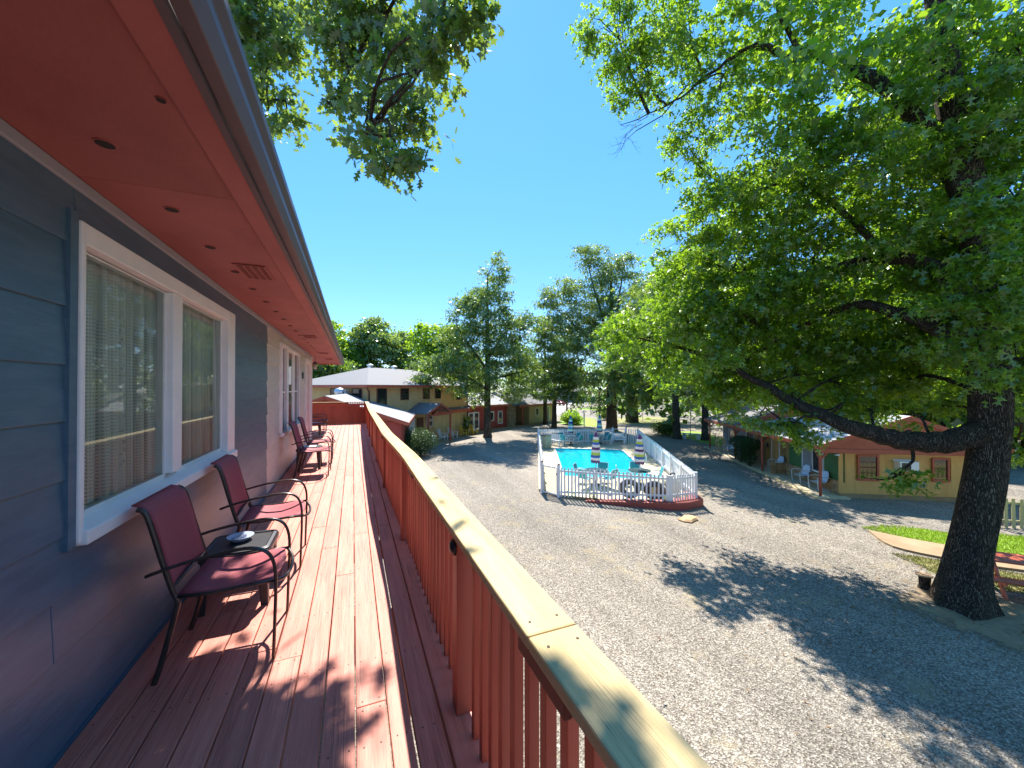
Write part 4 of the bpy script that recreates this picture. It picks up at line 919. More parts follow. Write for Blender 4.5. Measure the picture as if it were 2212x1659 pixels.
def teal_chair():
    t = empty('pool_chair'); b = MB()
    b.add([(-.03,-.24,.90),(-.03,.24,.90),(.03,.24,.70),(.03,-.24,.70),(.09,.23,.46),(.09,-.23,.46)], [(0,1,2,3),(3,2,4,5)]); o = b.build('back_sling', M['teal'], t); sm = o.modifiers.new('t','SOLIDIFY'); sm.thickness = .012
    b = MB(); b.add([(.10,-.23,.44),(.10,.23,.44),(.30,.23,.42),(.30,-.23,.42),(.52,.23,.44),(.52,-.23,.44)], [(0,1,2,3),(3,2,4,5)]); o = b.build('seat_sling', M['teal'], t); sm = o.modifiers.new('t','SOLIDIFY'); sm.thickness = .012
    for s in (-1, 1):
        y = s*.26; b = MB(); b.tube(smooth_path([(-.04,y,.92),(.03,y,.70),(.10,y,.44),(.02,y,.15),(-.02,y,0)], 3), .013, 6); b.build('rear_leg', M['metalwhite'], t, smooth=True)
        b = MB(); b.tube(smooth_path([(.04,y,.64),(.3,y,.66),(.50,y,.62),(.54,y,.42),(.53,y,0)], 3), .013, 6); b.build('front_leg', M['metalwhite'], t, smooth=True)
    b = MB(); b.tube([(-.035,-.26,.91),(-.035,.26,.91)], .012, 6); b.tube([(.53,-.26,.42),(.53,.26,.42)], .012, 6); b.build('cross_bar', M['metalwhite'], t)
    return t
tc = teal_chair(); GT = 'teal sling chairs round the pool tables'; used = False
def ring_chairs(cx, cy, angs, r, labs):
    global used
    for a, lab in zip(angs, labs):
        a = R(a); x, y = cx + math.cos(a)*r, cy + math.sin(a)*r; rz = a + math.pi + random.uniform(-.25,.25)
        if not used: used = True; tc.location = (x,y,.125); tc.rotation_euler = (0,0,rz); tag(tc, lab, 'chair', GT)
        else: copy_tree(tc, (x,y,.125), rz, lab, 'chair', GT)
ring_chairs(10.75,15.5,(35,125,200,290),1.05,['teal chair on the water side of the near left pool table','teal chair at the near left pool table, facing the gate side','teal chair at the near left pool table, nearest the lattice gate','teal chair between the near left pool table and the front pickets'])
ring_chairs(12.65,14.65,(60,150,330),1.05,['teal chair on the water side of the near right pool table','teal chair at the near right pool table, beside the left table','teal chair at the near right pool table, by the side fence'])
ring_chairs(16.4,27.1,(20,110,200,290),1.05,['teal chair at the far left pool table, facing the other table','teal chair at the far left pool table, backed against the far pickets','teal chair at the far left pool table, nearest the white bench','teal chair at the far left pool table, on the water side'])
ring_chairs(18.85,26.6,(20,110,200,285),1.05,['teal chair at the far right pool table, by the far gate','teal chair at the far right pool table, backed against the far pickets','teal chair at the far right pool table, facing the other table','teal chair at the far right pool table, on the water side'])
# black swim rings leaning inside the front pickets
d_ = Vector((FC[0]-FB[0], FC[1]-FB[1], 0)).normalized(); nn_ = Vector((-d_.y, d_.x, 0))
for k, (s, lab) in enumerate(((2.95,'black swim ring leaning on the front pickets, left of the two'),(3.92,'black swim ring leaning on the front pickets, right of the two'))):
    p = Vector((*FB, .58)) + d_*s + nn_*.30; b = MB()
    P = [d_*(math.cos(a)*.31) + Vector((0,0,1))*(math.sin(a)*.31) + nn_*(-.10*math.sin(a)) for a in np.linspace(0, 2*math.pi, 33)[:-1]]
    b.tube(P, .125, 14, closed=True); o = b.build('swim_ring', M['rubber'], smooth=True, loc=p); tag(o, lab, 'swim ring', 'black swim rings by the front pickets'); b = MB(); 
    for i in range(8): q = P[i*4]; b.tube([q*1.30, q*1.42 + nn_*.04], .012, 5)
    b.tube([q*1.405 for q in P[2:15]], .018, 6); b.build('rope', M['picket'], o)
# pale round filter tank behind the front right pickets and planter weeds
o = empty('filter_tank', (12.7,12.75,.125), 0, 'pale round filter tank behind the front right pickets', 'tank'); MB().lathe([(.24,0),(.34,.1),(.37,.35),(.34,.62),(.2,.76),(.0,.79)], 24).build('tank', mat('tank_beige', (.45,.40,.28), .4), o, smooth=True); MB().tube([(0,0,.78),(0,0,.95),(.2,0,.95),(.4,.1,.4),(.4,.2,0)], .035, 8).build('pipe', M['rubber'], o, smooth=True)
o = empty('pump_box', (12.1,13.0,.125), .3, 'small dark slatted box beside the pale filter tank', 'box')
for k in range(5): MB().box(-.3,.3,-.2,.2,.08+.11*k,.15+.11*k).build('slat', M['tanwood'], o)
for sx in (-.28,.28): MB().box(sx-.02,sx+.02,-.24,-.2,0,.66).build('leg', M['brown'], o)
# ladder rails
o = empty('pool_ladder', (15.45,17.9,.125), R(30), 'curved chrome pool ladder on the right water edge', 'ladder')
for s in (-.25,.25):
    b = MB(); b.tube(smooth_path([(.45,s,0),(.45,s,.55),(.30,s,.80),(.05,s,.80),(-.12,s,.5),(-.14,s,-.6)], 5), .024, 8); b.build('hand_rail', M['chrome'], o, smooth=True)
for z in (-.15,-.45): MB().tube([(-.14,-.25,z),(-.14,.25,z)], .02, 6).build('step', M['chrome'], o)
# white bench, beige cabinet, lounge at the far pool end
def slat_bench(loc, rz, label, L=1.3, m_='picket'):
    t = empty('bench', loc, rz, label, 'bench')
    for k in range(4): MB().box(-L/2,L/2,.02+.11*k,.11+.11*k,.42,.44).build('seat_slat', M[m_], t)
    for k in range(int(L/.12)): MB().box(-L/2+.12*k,-L/2+.12*k+.07,-.02,0,.46,.85).build('back_slat', M[m_], t)
    MB().box(-L/2,L/2,-.02,.0,.85,.91).build('top_rail', M[m_], t)
    for sx in (-1,1):
        MB().box(sx*L/2-.03,sx*L/2+.03,-.02,.04,0,.9).build('leg', M[m_], t); MB().box(sx*L/2-.03,sx*L/2+.03,.40,.46,0,.62).build('leg', M[m_], t); MB().box(sx*L/2-.045,sx*L/2+.045,-.02,.48,.62,.65).build('armrest', M[m_], t)
slat_bench((14.9,27.4,.125), R(-75), 'white slatted bench by the far left corner of the pool', 1.5); slat_bench((20.1,26.0,.125), R(155), 'white slatted bench beside the far lattice gate', 1.1)
o = empty('towel_cabinet', (13.75,26.35,.125), R(25), 'beige upright cabinet standing inside the left pool fence', 'cabinet'); MB().box(-.35,.35,-.25,.25,0,.95).build('body', M['pooldeck'], o, bevel=.02); MB().box(-.38,.38,-.28,.28,.95,1.0).build('lid', M['conc'], o, bevel=.01)
rk = MB(); rk.lathe([(.0,0),(.30,.0),(.34,.05),(.26,.11),(.0,.12)], 9, wob=lambda a, z: 1+.25*math.sin(2*a+1)+.12*math.sin(5*a)); tag(rk.build('flat_stone', M['stone'], loc=(11.25,10.45,-.01)), 'flat tan stone on the gravel before the red pool kerb', 'stone')
# weeds on the kerb
wp = []
for (x, y, n_, s_) in ((9.4,13.75,60,.12),(12.25,12.05,160,.18),(10.2,13.1,30,.08),(8.8,14.35,40,.1)):
    for _ in range(n_): wp.append((random.gauss(x,s_*1.6), random.gauss(y,s_), random.uniform(.12,.42)))
tag(leaves_mesh('weeds', np.array(wp), .09, 'mid', M['leaf']), 'small green weeds growing along the pickets on the kerb', 'weeds', kind='stuff')

# =================================================================== CABINS (right)
ca = R(90-31)   # local x along the drive, local -y away from it ... built in local frame: x = along, y = towards the drive
cabR = math.atan2(.857, .515)
cab = empty('green_cabin', (18.75,10.3,0), cabR, 'tan and green cabin with red gable and low stone front', 'cabin')
# local: x along drive (s), y = -t
def gable_wall_boards(x, t0, t1, z0, z1, m_, parent, wb=.30, holes=()):
    t = t0
    while t < t1 - .01:
        e = min(t + wb, t1); segs = [(z0, z1)]
        for (h0, h1, a, b_) in holes:
            if e > h0 + .01 and t < h1 - .01: segs = [(z0, a), (b_, z1)]
        for a, b_ in segs:
            MB().box(x, x+.05, -e+.0015, -t-.0015, a, b_).build('wall_board', m_, parent)
        t = e
gable_wall_boards(.24, .86, 6.9, .18, 2.20, M['gold'], cab, .302, ((1.62,2.36,.80,1.86),(4.42,5.0,.84,1.80)))
b = MB(); b.box(.29,8.4,-6.9,-1.10,.0,2.3); b.build('wall', M['gold'], cab); MB().box(.22,.30,-6.9,-.88,-.02,.17).build('foundation', M['conc'], cab)
# window with brown-red frame
def sash_window(parent, x, t0, t1, z0, z1, fm, rows=4, gm='glassdark'):
    w_ = MB(); 
    w_.box(x-.03,x+.01,-t1,-t1+.08,z0,z1); w_.box(x-.03,x+.01,-t0-.08,-t0,z0,z1); w_.box(x-.031,x+.01,-t1+.08,-t0-.08,z1-.09,z1); w_.box(x-.04,x+.01,-t1+.08,-t0-.08,z0,z0+.10)
    o = w_.build('window', M[fm], parent)
    MB().box(x+.012,x+.02,-t1+.05,-t0-.05,z0+.05,z1-.05).build('pane', M[gm], o)
    for k in range(1, rows): zz = z0+.1 + (z1-z0-.19)*k/rows; MB().box(x+.002,x+.010,-t1+.08,-t0-.08,zz-.015,zz+.015).build('glazing_bar', M['brown'], o)
    return o
sash_window(cab, .23, 1.57, 2.40, .76, 1.90, 'redtrim'); sash_window(cab, .23, 4.38, 5.02, .80, 1.83, 'redtrim', 2)
ac = empty('air_conditioner', (0,0,0)); ac.parent = cab; MB().box(-.10,.26,-3.66,-2.96,1.28,1.68).build('case', M['white'], ac, bevel=.01); MB().box(-.108,-.10,-3.36,-3.02,1.33,1.63).build('grille', M['table_black'], ac); MB().box(.18,.25,-3.7,-2.92,1.68,1.73).build('flashing', M['white'], ac)
MB().box(.17,.24,-4.1,-3.97,.55,.78).build('meter_box', M['frieze'], cab)
# roof, fascia and gable of the near cabin
def gable_roof(parent, x0, x1, te, tp, tw, ze, zp, rm='roofw', fm='redtrim', fasc=.17, gable_fill=True, zb=None):
    """te near eave t, tp ridge t, tw far eave t"""
    sl = (zp - ze) / (tp - te)
    for (ta, tb) in ((te, tp), (tw, tp)):
        b = MB(); za = ze; b.add([(x0,-ta,za),(x1,-ta,za),(x1,-tb,zp),(x0,-tb,zp),(x0,-ta,za+.05),(x1,-ta,za+.05),(x1,-tb,zp+.05),(x0,-tb,zp+.05)], [(3,2,1,0),(4,5,6,7),(0,1,5,4),(1,2,6,5),(2,3,7,6),(3,0,4,7)]); b.build('roof', M[rm], parent)
        b = MB(); b.bar((x0-.03,-ta,za-fasc/2+.045),(x0-.03,-tb,zp-fasc/2+.045),.04,fasc); b.build('rake_board', M[fm], parent)
    b = MB(); b.box(x0,x1,-te,-te+.03,ze-fasc+.03,ze+.03); b.build('fascia', M[fm], parent)
    if gable_fill:
        zb = zb or ze - .15; b = MB(); b.add([(x0+.02,-te-.05,zb),(x0+.02,-tp,zp-.06),(x0+.02,-tw+.05,zb),(x0+.06,-te-.05,zb),(x0+.06,-tp,zp-.06),(x0+.06,-tw+.05,zb)], [(0,1,2),(5,4,3),(0,3,4,1),(1,4,5,2),(2,5,3,0)]); b.build('gable', M[fm], parent)
        b = MB(); b.box(x0-.028,x0+.015,-tw+.1,-te-.02,zb-.12,zb+.06); b.build('trim_board', M[fm], parent)
gable_roof(cab, -.05, 5.35, -.12, 3.4, 7.0, 2.24, 3.55)
def cpost(parent, x, y, zt=2.1, r=.055):
    o = MB().lathe([(r,.08),(r*1.1,.6),(r,1.2),(r*1.05,zt-.2),(r*.9,zt)], 9, wob=lambda a, z: 1+.06*math.sin(3*a+z*2)).build('post', M['redtrim'], parent, smooth=True, loc=(x,y,0))
    b = MB(); b.bar((x,y-.02,zt-.42),(x,y-.38,zt-.02),.06,.06); b.bar((x+.02,y,zt-.42),(x+.4,y,zt-.02),.06,.06); b.build('brace', M['redtrim'], parent)
cpost(cab, 0.06, -.02); cpost(cab, 5.16, -.02)
o = MB().box(-.1,9.0,-1.1,.12,-.1,.07).build('porch_slab', M['pooldeck'], cab); MB().box(-.1,9.0,.12,.24,-.1,.05).build('porch_kerb', M['tanwood'], cab)
# front wall (t = 1): green part with window, stone ledge
MB().box(.24,4.40,-1.10,-1.02,.65,2.2).build('wall', M['green'], cab)
wz = MB(); wz.box(1.48,1.54,-1.02,-.97,.72,1.92); wz.box(3.10,3.17,-1.02,-.97,.72,1.92); wz.box(1.54,3.10,-1.02,-.972,.72,.80); wz.box(1.54,3.10,-1.02,-.972,1.86,1.92); wz.box(2.30,2.36,-1.02,-.985,.80,1.86); wo_ = wz.build('window', M['white'], cab)
for a, c in ((1.54,2.30),(2.36,3.10)): MB().box(a,c,-1.015,-1.005,.80,1.86).build('pane', M['curtain_grey'] if a > 2 else M['glassdark'], wo_)
z = .08; row = 0
while z < .66:
    x = .26 - random.uniform(0,.3)
    while x < 4.5:
        L = random.uniform(.25,.62); x1 = min(x+L, 4.52); xs_ = max(x,.25)
        if x1 - xs_ > .06: MB().box(xs_+.005,x1-.005,-1.03,-.93+random.uniform(-.02,.025),z+.004,z+.068).build('stone', M['stone'], cab, bevel=.012)
        x = x1 + .001
    z += .073
z = .08
while z < .62:
    y = -1.6
    for k in range(3):
        MB().box(4.50,4.62+random.uniform(-.02,.02),-1.02+.30*k-.0,-1.02+.30*k+.27,z+.004,z+.068).build('stone', M['stone'], cab, bevel=.012)
    z += .073
MB().tube([(.15,-.80,2.02),(.05,-.72,1.92),(.02,-.68,1.90)], .02, 6).build('lamp_arm', M['brown'], cab); b = MB(); b.M = Matrix.Translation((.0,-.65,1.86)); b.lathe([(.10,0),(.10,.02),(.04,.07),(.0,.07)], 14); b.build('lamp_shade', M['white'], cab)
# grey linking wall with doors
gc = empty('grey_cabin', (18.75,10.3,0), cabR, 'grey board cabin with shingled red edged roof past the green one', 'cabin')
gable_roof(gc, 8.55, 14.2, -.10, 3.4, 7.0, 2.26, 3.55, 'roof')
def boards(parent, x0, x1, y, z0, z1, m_, wb=.3, holes=()):
    x = x0
    while x < x1 - .01:
        e = min(x + wb, x1); segs = [(z0, z1)]
        for (h0, h1, a, b_) in holes:
            if e > h0 + .01 and x < h1 - .01: segs = [(a_, c_) for a_, c_ in ((z0, a), (b_, z1)) if c_ - a_ > .01]
        for a, b_ in segs: MB().box(x+.004, e-.004, y-.05, y, a, b_).build('wall_board', m_, parent)
        x = e
boards(gc, 4.55, 13.7, -1.10, .08, 2.25, M['grey'], .305, ((5.46,6.4,.08,2.08),(8.5,9.7,.08,2.08),(11.3,12.5,.7,1.7)))
boards_end = MB().box(13.65,13.7,-6.8,-1.16,.0,2.3).build('wall', M['grey'], gc); MB().box(4.5,13.65,-1.25,-1.17,0,2.2).build('wall', M['interior'], gc)
MB().box(4.5,13.6,-6.9,-6.8,0,2.3).build('wall', M['grey'], gc)
for (a, c) in ((5.47,6.38),(8.52,9.68)):
    d0 = MB().box(a+.06,c-.06,-1.16,-1.13,.08,2.05).build('door', M['table_black'], gc); b = MB(); b.box(a,a+.06,-1.12,-1.07,.08,2.1); b.box(c-.06,c,-1.12,-1.07,.08,2.1); b.box(a+.06,c-.06,-1.12,-1.071,2.05,2.1); b.build('door_frame', M['white'], d0); b = MB(); b.M = Matrix.Translation((a+.16,-1.11,1.05)); b.lathe([(0,-.02),(.03,0),(0,.02)], 8); b.build('handle', M['steel'], d0)
wz = MB(); wz.box(11.3,11.37,-1.10,-1.05,.7,1.7); wz.box(12.43,12.5,-1.10,-1.05,.7,1.7); wz.box(11.37,12.43,-1.10,-1.051,.7,.77); wz.box(11.37,12.43,-1.10,-1.051,1.63,1.7); w0 = wz.build('window', M['white'], gc); MB().box(11.37,12.43,-1.10,-1.09,.77,1.63).build('pane', M['glassdark'], w0)
MB().box(6.75,6.86,-1.09,-1.04,1.2,1.45).build('sconce', M['table_black'], gc)
cpost(gc, 13.4, -.04, 2.12); cpost(gc, 8.75, -.04, 2.12)
# flat link roof between the cabins
b = MB(); b.add([(5.37,.05,2.20),(8.52,.05,2.20),(8.52,-3.4,2.9),(5.37,-3.4,2.9),(5.37,.05,2.25),(8.52,.05,2.25),(8.52,-3.4,2.95),(5.37,-3.4,2.95)], [(0,3,2,1),(4,5,6,7),(0,1,5,4),(1,2,6,5),(2,3,7,6),(3,0,4,7)]); b.build('porch_roof', M['roofw'], gc); MB().box(5.37,8.52,.055,.085,2.05,2.24).build('fascia', M['redtrim'], gc)
o = MB().box(9.0,14.4,-1.1,.12,-.1,.07).build('porch_slab', M['pooldeck'], gc)
def cabpt(s, t): return (18.75 + .515*s + .857*t, 10.3 + .857*s - .515*t)
def shell_chair():
    t = empty('shell_chair'); b = MB(); n = 10; vs = []; rows_ = 7
    for i in range(rows_):
        zz = .40 + .48*i/(rows_-1); hw = .25*math.sin(math.pi*(.25+.62*i/(rows_-1)))**.6
        for k in range(n+1): s = k/n*2-1; vs.append((-.02 - .16*i/(rows_-1) + .07*s*s, s*hw, zz))
    b.add(vs, [(i*(n+1)+k,i*(n+1)+k+1,(i+1)*(n+1)+k+1,(i+1)*(n+1)+k) for i in range(rows_-1) for k in range(n)]); o = b.build('back', M['metalwhite'], t, smooth=True); sm = o.modifiers.new('t','SOLIDIFY'); sm.thickness = .012
    b = MB(); b.box(.0,.46,-.23,.23,.385,.40); b.build('seat', M['metalwhite'], t, bevel=.007)
    for s in (-1,1):
        b = MB(); b.tube(smooth_path([(-.12,s*.27,.60),(.15,s*.28,.64),(.44,s*.28,.62),(.48,s*.28,.45),(.44,s*.27,.1),(.36,s*.26,.02),(-.1,s*.25,.015)], 4), .017, 7); b.build('side_frame', M['metalwhite'], t, smooth=True)
    b = MB(); b.tube([(-.1,-.25,.015),(-.1,.25,.015)], .017, 6); b.build('rear_bar', M['metalwhite'], t)
    return t
sc = shell_chair(); GS = 'white metal shell back chairs on the cabin porch'; face = cabR + math.pi/2
for k, (s, t_, lab) in enumerate(((2.55,.80,'white metal shell back chair under the green cabin window, farther from its corner post'),(1.15,.78,'white metal shell back chair by the green cabin corner post'),(5.0,.86,'white metal chair at the end of the low stone front'),(10.9,.7,'white metal chair on the grey cabin porch'))):
    x, y = cabpt(s, t_)
    if k == 0: sc.location = (x,y,.07); sc.rotation_euler = (0,0,face+.15); tag(sc, lab, 'chair', GS)
    else: copy_tree(sc, (x,y,.07), face + random.uniform(-.1,.2), lab, 'chair', GS)
bx, by = cabpt(12.0,.55); o = empty('wooden_chair', (bx,by,.07), face, 'tan slatted wooden chair on the grey cabin porch', 'chair')
for k in range(4): MB().box(0,.45,-.24+.13*k,-.15+.13*k,.38,.40).build('seat_slat', M['tanwood'], o)
for k in range(4): MB().box(-.05,-.02,-.24+.13*k,-.15+.13*k,.42,.95).build('back_slat', M['tanwood'], o)
for sx in (0,.42):
    for sy in (-.25,.25): MB().box(sx,sx+.04,sy-.02,sy+.02,0,.6 if sx else .9).build('leg', M['tanwood'], o)

# =================================================================== TWO STOREY BUILDING AND ITS WINGS (left centre)
fa = math.atan2(math.cos(R(48)), math.sin(R(48)))
ts = empty('two_storey_motel', (11.2,39.3,0), fa, 'tan two storey motel block with hipped grey roof', 'building')   # local x along the front (0 = right corner, -13.7 = left), y into the block
W_, Dp = 13.75, 8.2
MB().box(-W_,0,0,Dp,2.62,4.9).build('upper_wall', M['tan'], ts)
MB().box(-W_,0,.1,Dp,0,2.62).build('lower_wall', M['tan'], ts)
x = -5.75
while x < -.1: MB().box(x+.005,min(x+.29,-.02),.06,.10,.55,2.30).build('wall_board', M['tanwood'], ts); x += .295
MB().box(-6.2,0,-.02,.1,0,.55).build('base_wall', M['tan'], ts)
MB().box(-6.1,.05,-.42,.0,2.30,2.62).build('ledge_fascia', M['redtrim'], ts); b = MB(); b.add([(-6.15,-.45,2.63),(.08,-.45,2.63),(.08,.0,2.83),(-6.15,.0,2.83)], [(0,1,2,3)]); b.build('ledge_roof', M['roof'], ts)
b = MB(); e = .62; zr = 6.55; i_ = Dp/2
b.add([(-W_-e,-e,4.93),(e,-e,4.93),(e,Dp+e,4.93),(-W_-e,Dp+e,4.93),(-W_+i_,i_,zr),(-i_,i_,zr),(-W_-e,-e,4.99),(e,-e,4.99),(e,Dp+e,4.99),(-W_-e,Dp+e,4.99)], [(0,3,2,1),(6,7,5,4),(7,8,5),(8,9,4,5),(9,6,4),(0,1,7,6),(1,2,8,7),(2,3,9,8),(3,0,6,9)]); b.build('roof', M['roof'], ts)
b = MB(); b.box(-W_-e-.03,e+.03,-e-.03,-e,4.80,4.97); b.box(-W_-e-.03,-W_-e,-e,Dp+e,4.80,4.97); b.box(e,e+.03,-e,Dp+e,4.80,4.97); b.build('fascia', M['redtrim'], ts)
MB().box(-W_-e,e,-e,.0,4.86,4.90).build('soffit', M['redtrim'], ts)
for vx in (-9.2,-6.2): 
    b = MB(); b.M = Matrix.Translation((vx,i_+.3,zr-.2)); b.lathe([(.22,0),(.22,.35),(.32,.36),(.32,.45),(.0,.55)], 12); b.build('roof_vent', M['steel'], ts, smooth=False)
def ts_window(x0, x1, z0, z1, bars=3, y=0., fm='brown', gm='glassdark'):
    b = MB(); b.box(x0-.05,x0+.03,y-.05,y+.0,z0,z1); b.box(x1-.03,x1+.05,y-.05,y+.0,z0,z1); b.box(x0+.03,x1-.03,y-.051,y,z1-.07,z1); b.box(x0+.03,x1-.03,y-.06,y,z0,z0+.06); o = b.build('window', M[fm], ts)
    MB().box(x0+.03,x1-.03,y-.025,y-.012,z0+.06,z1-.07).build('pane', M[gm], o)
    for k in range(1, bars): zz = z0 + (z1-z0)*k/bars; MB().box(x0+.03,x1-.03,y-.045,y-.026,zz-.012,zz+.012).build('glazing_bar', M[fm], o)
ts_window(-12.8,-11.85,2.95,4.72,1); ts_window(-10.2,-9.3,3.75,4.72,4); ts_window(-7.35,-6.5,3.75,4.72,3); ts_window(-5.6,-4.8,3.75,4.72,2); ts_window(-2.2,-1.25,3.55,4.72,2); ts_window(-6.75,-5.95,1.2,2.3,2,.06,'white')
# end wall (left) windows, ac, downspout
def end_win(y0, y1, z0, z1, m_='brown'):
    b = MB(); xx = -W_; b.box(xx-.05,xx,y0-.05,y0+.02,z0,z1); b.box(xx-.05,xx,y1-.02,y1+.05,z0,z1); b.box(xx-.051,xx,y0+.02,y1-.02,z1-.07,z1); b.box(xx-.051,xx,y0+.02,y1-.02,z0,z0+.06); o = b.build('window', M[m_], ts); MB().box(xx-.025,xx-.01,y0+.02,y1-.02,z0+.06,z1-.07).build('pane', M['glassdark'], o); MB().box(xx-.045,xx-.026,y0+.02,y1-.02,(z0+z1)/2-.015,(z0+z1)/2+.015).build('glazing_bar', M[m_], o)
end_win(.55,1.5,3.7,4.72); end_win(3.0,3.8,3.7,4.72); o = MB().box(-W_-.35,-W_,1.85,2.55,4.2,4.65).build('air_conditioner', M['white'], ts, bevel=.02); MB().box(-W_-.358,-W_-.351,1.95,2.2,4.25,4.6).build('grille', M['table_black'], o)
b = MB(); b.tube([(-W_-e+.1,-e+.02,4.88),(-W_-.5,-.45,4.7),(-W_+.12,-.08,4.55),(-W_+.12,-.08,.2)], .05, 8); b.build('downspout', M['brown'], ts); b = MB(); b.tube([(-.1,-.08,4.8),(-.1,-.08,.2)], .045, 8); b.build('downspout', M['table_black'], ts)
# porch with its own gable
pc = empty('entrance_porch', (11.2,39.3,0), fa, 'small gabled entrance porch with red timber truss', 'porch')
x0, x1, xm, yf = -9.7, -6.15, -7.9, -2.3
for (a, c) in ((x0, xm), (x1, xm)):
    b = MB(); b.add([(a,yf,2.62),(a,0,2.62),(xm,0,3.42),(xm,yf,3.42),(a,yf,2.68),(a,0,2.68),(xm,0,3.48),(xm,yf,3.48)], [(0,1,2,3),(7,6,5,4),(0,3,7,4),(1,0,4,5),(2,1,5,6),(3,2,6,7)]); b.build('roof', M['roof'], pc); b = MB(); b.bar((a,yf-.03,2.60),(xm,yf-.03,3.40),.05,.16); b.build('rake_board', M['redtrim'], pc)
b = MB(); b.bar((x0+.1,yf+.05,2.5),(x1-.1,yf+.05,2.5),.08,.12); b.build('tie_beam', M['redtrim'], pc); b = MB(); b.bar((xm,yf+.05,2.56),(xm,yf+.05,3.3),.07,.07); b.bar((xm-.8,yf+.05,2.56),(xm-.1,yf+.05,3.1),.06,.06); b.bar((xm+.8,yf+.05,2.56),(xm+.1,yf+.05,3.1),.06,.06); b.build('truss_brace', M['redtrim'], pc)
for xx in (x0+.2, x1-.25): MB().box(xx-.06,xx+.06,yf,yf+.12,0,2.44).build('post', M['redtrim'], pc)
MB().box(x0,x1+.2,yf-.1,0,-.05,.06).build('porch_floor', M['conc'], pc)
dd = MB().box(-8.1,-7.25,.02,.06,.06,2.15).build('door', M['brown'], pc); MB().box(-9.6,-8.4,.02,.06,.7,2.2).build('screen_window', M['white'], pc)
b = MB(); b.M = Matrix.Translation((-6.9,.02,1.9)); b.tube([(0,0,.22),(-.1,0,.2),(-.1,0,.12),(.0,0,.1),(.02,0,0),(-.1,0,-.02)], .02, 6); b.build('house_number', M['brown'], pc)
# right wing: red wall, stone chimney, yellow wall, axis turned 60 degrees from north
fw = math.atan2(math.cos(R(60)), math.sin(R(60)))
rw = empty('red_wing', (11.25,39.55,0), fw, 'low red and yellow motel wing with grey roof', 'building')
MB().box(0,8.3,.08,6,0,3.0).build('wall', M['redwall'], rw)
x = 0
while x < 6.6: MB().box(x+.005,min(x+.31,6.6)-.005,.03,.08,.1,2.8).build('wall_board', M['redwall'], rw); x += .315
def wing_win(x0, x1, z0, z1, gm='glassdark', y=.03):
    b = MB(); b.box(x0,x0+.12,y-.05,y,z0,z1); b.box(x1-.12,x1,y-.05,y,z0,z1); b.box(x0+.12,x1-.12,y-.051,y,z1-.11,z1); b.box(x0+.12,x1-.12,y-.051,y,z0,z0+.10); o = b.build('window', M['white'], rw); MB().box(x0+.12,x1-.12,y-.02,y-.008,z0+.1,z1-.11).build('pane', M[gm], o)
for a in (.15,1.0):
    b = MB(); b.box(a,a+.14,-.02,.03,.1,2.1); b.box(a+.70,a+.84,-.02,.03,.1,2.1); b.box(a+.14,a+.70,-.021,.03,1.98,2.1); b.box(a+.14,a+.70,-.021,.03,.1,.35); o = b.build('french_door', M['white'], rw); MB().box(a+.14,a+.70,.0,.01,.35,1.98).build('pane', M['glassdark'], o)
wing_win(3.35,4.4,.95,2.05); wing_win(5.1,5.95,.55,2.05)
b = MB(); b.add([(-.2,-.7,2.78),(8.7,-.7,2.78),(8.7,4,4.05),(-.2,4,4.05),(-.2,-.7,2.85),(8.7,-.7,2.85),(8.7,4,4.12),(-.2,4,4.12)], [(0,3,2,1),(4,5,6,7),(0,1,5,4),(1,2,6,5),(2,3,7,6),(3,0,4,7)]); b.build('roof', M['roofm'], rw); MB().box(-.2,6.6,-.74,-.70,2.62,2.84).build('fascia', M['redtrim'], rw)
chm = MB(); chm.box(6.75,8.0,-.35,.6,0,3.55); ch_o = chm.build('chimney', M['stonegrey'], rw)
random.seed(31); z = 0.; proto_s = None
while z < 3.5:
    hh = random.uniform(.12,.2); x = 6.72
    while x < 8.02:
        L = random.uniform(.2,.5); x1_ = min(x+L, 8.04)
        if x1_ - x > .08: MB().box(x+.008,x1_-.008,-.42+random.uniform(-.03,.03),-.352,z+.006,z+hh-.006).build('stone', M['stonegrey'], ch_o, bevel=.02)
        x = x1_
    z += hh
MB().box(8.0,11.5,2.2,2.3,0,2.8).build('recess_wall', M['redwall'], rw); MB().box(11.5,17.2,.08,6,0,2.8).build('wall', M['yellow'], rw); MB().box(8.02,8.1,-.1,2.2,0,2.8).build('wall', M['redwall'], rw)
x = 11.5
while x < 17.15: MB().box(x+.006,min(x+.36,17.2)-.006,.03,.08,.1,2.6).build('wall_board', M['yellow'], rw); x += .362
wing_win(12.9,13.75,.9,2.1); wing_win(15.3,16.4,.15,2.15,'curtain_grey'); MB().box(8.6,9.1,2.1,2.2,.9,2.0).build('window', M['glassdark'], rw); MB().box(9.9,10.9,2.1,2.2,.05,2.1).build('door', M['brown'], rw)
MB().box(9.75,9.87,-.15,-.03,0,2.45).build('post', M['redtrim'], rw); b = MB(); b.bar((9.81,-.09,2.05),(10.25,-.09,2.45),.06,.06); b.bar((9.81,-.09,2.05),(9.37,-.09,2.45),.06,.06); b.build('brace', M['redtrim'], rw)
b = MB(); b.add([(7.2,-.9,2.60),(18.1,-.9,2.60),(18.1,6.9,2.60),(7.2,6.9,2.60),(8.0,2.9,4.25),(13.5,2.9,4.25)], [(0,1,5,4),(1,2,5),(2,3,4,5),(3,0,4),(0,3,2,1)]); b.build('roof', M['roof'], rw); MB().box(8.05,18.15,-.95,-.90,2.42,2.64).build('fascia', M['redtrim'], rw); MB().box(18.1,18.15,-.9,6.9,2.42,2.64).build('fascia', M['redtrim'], rw)
MB().box(-.2,17.6,-1.1,.0,-.05,.08).build('walkway_slab', M['conc'], rw)
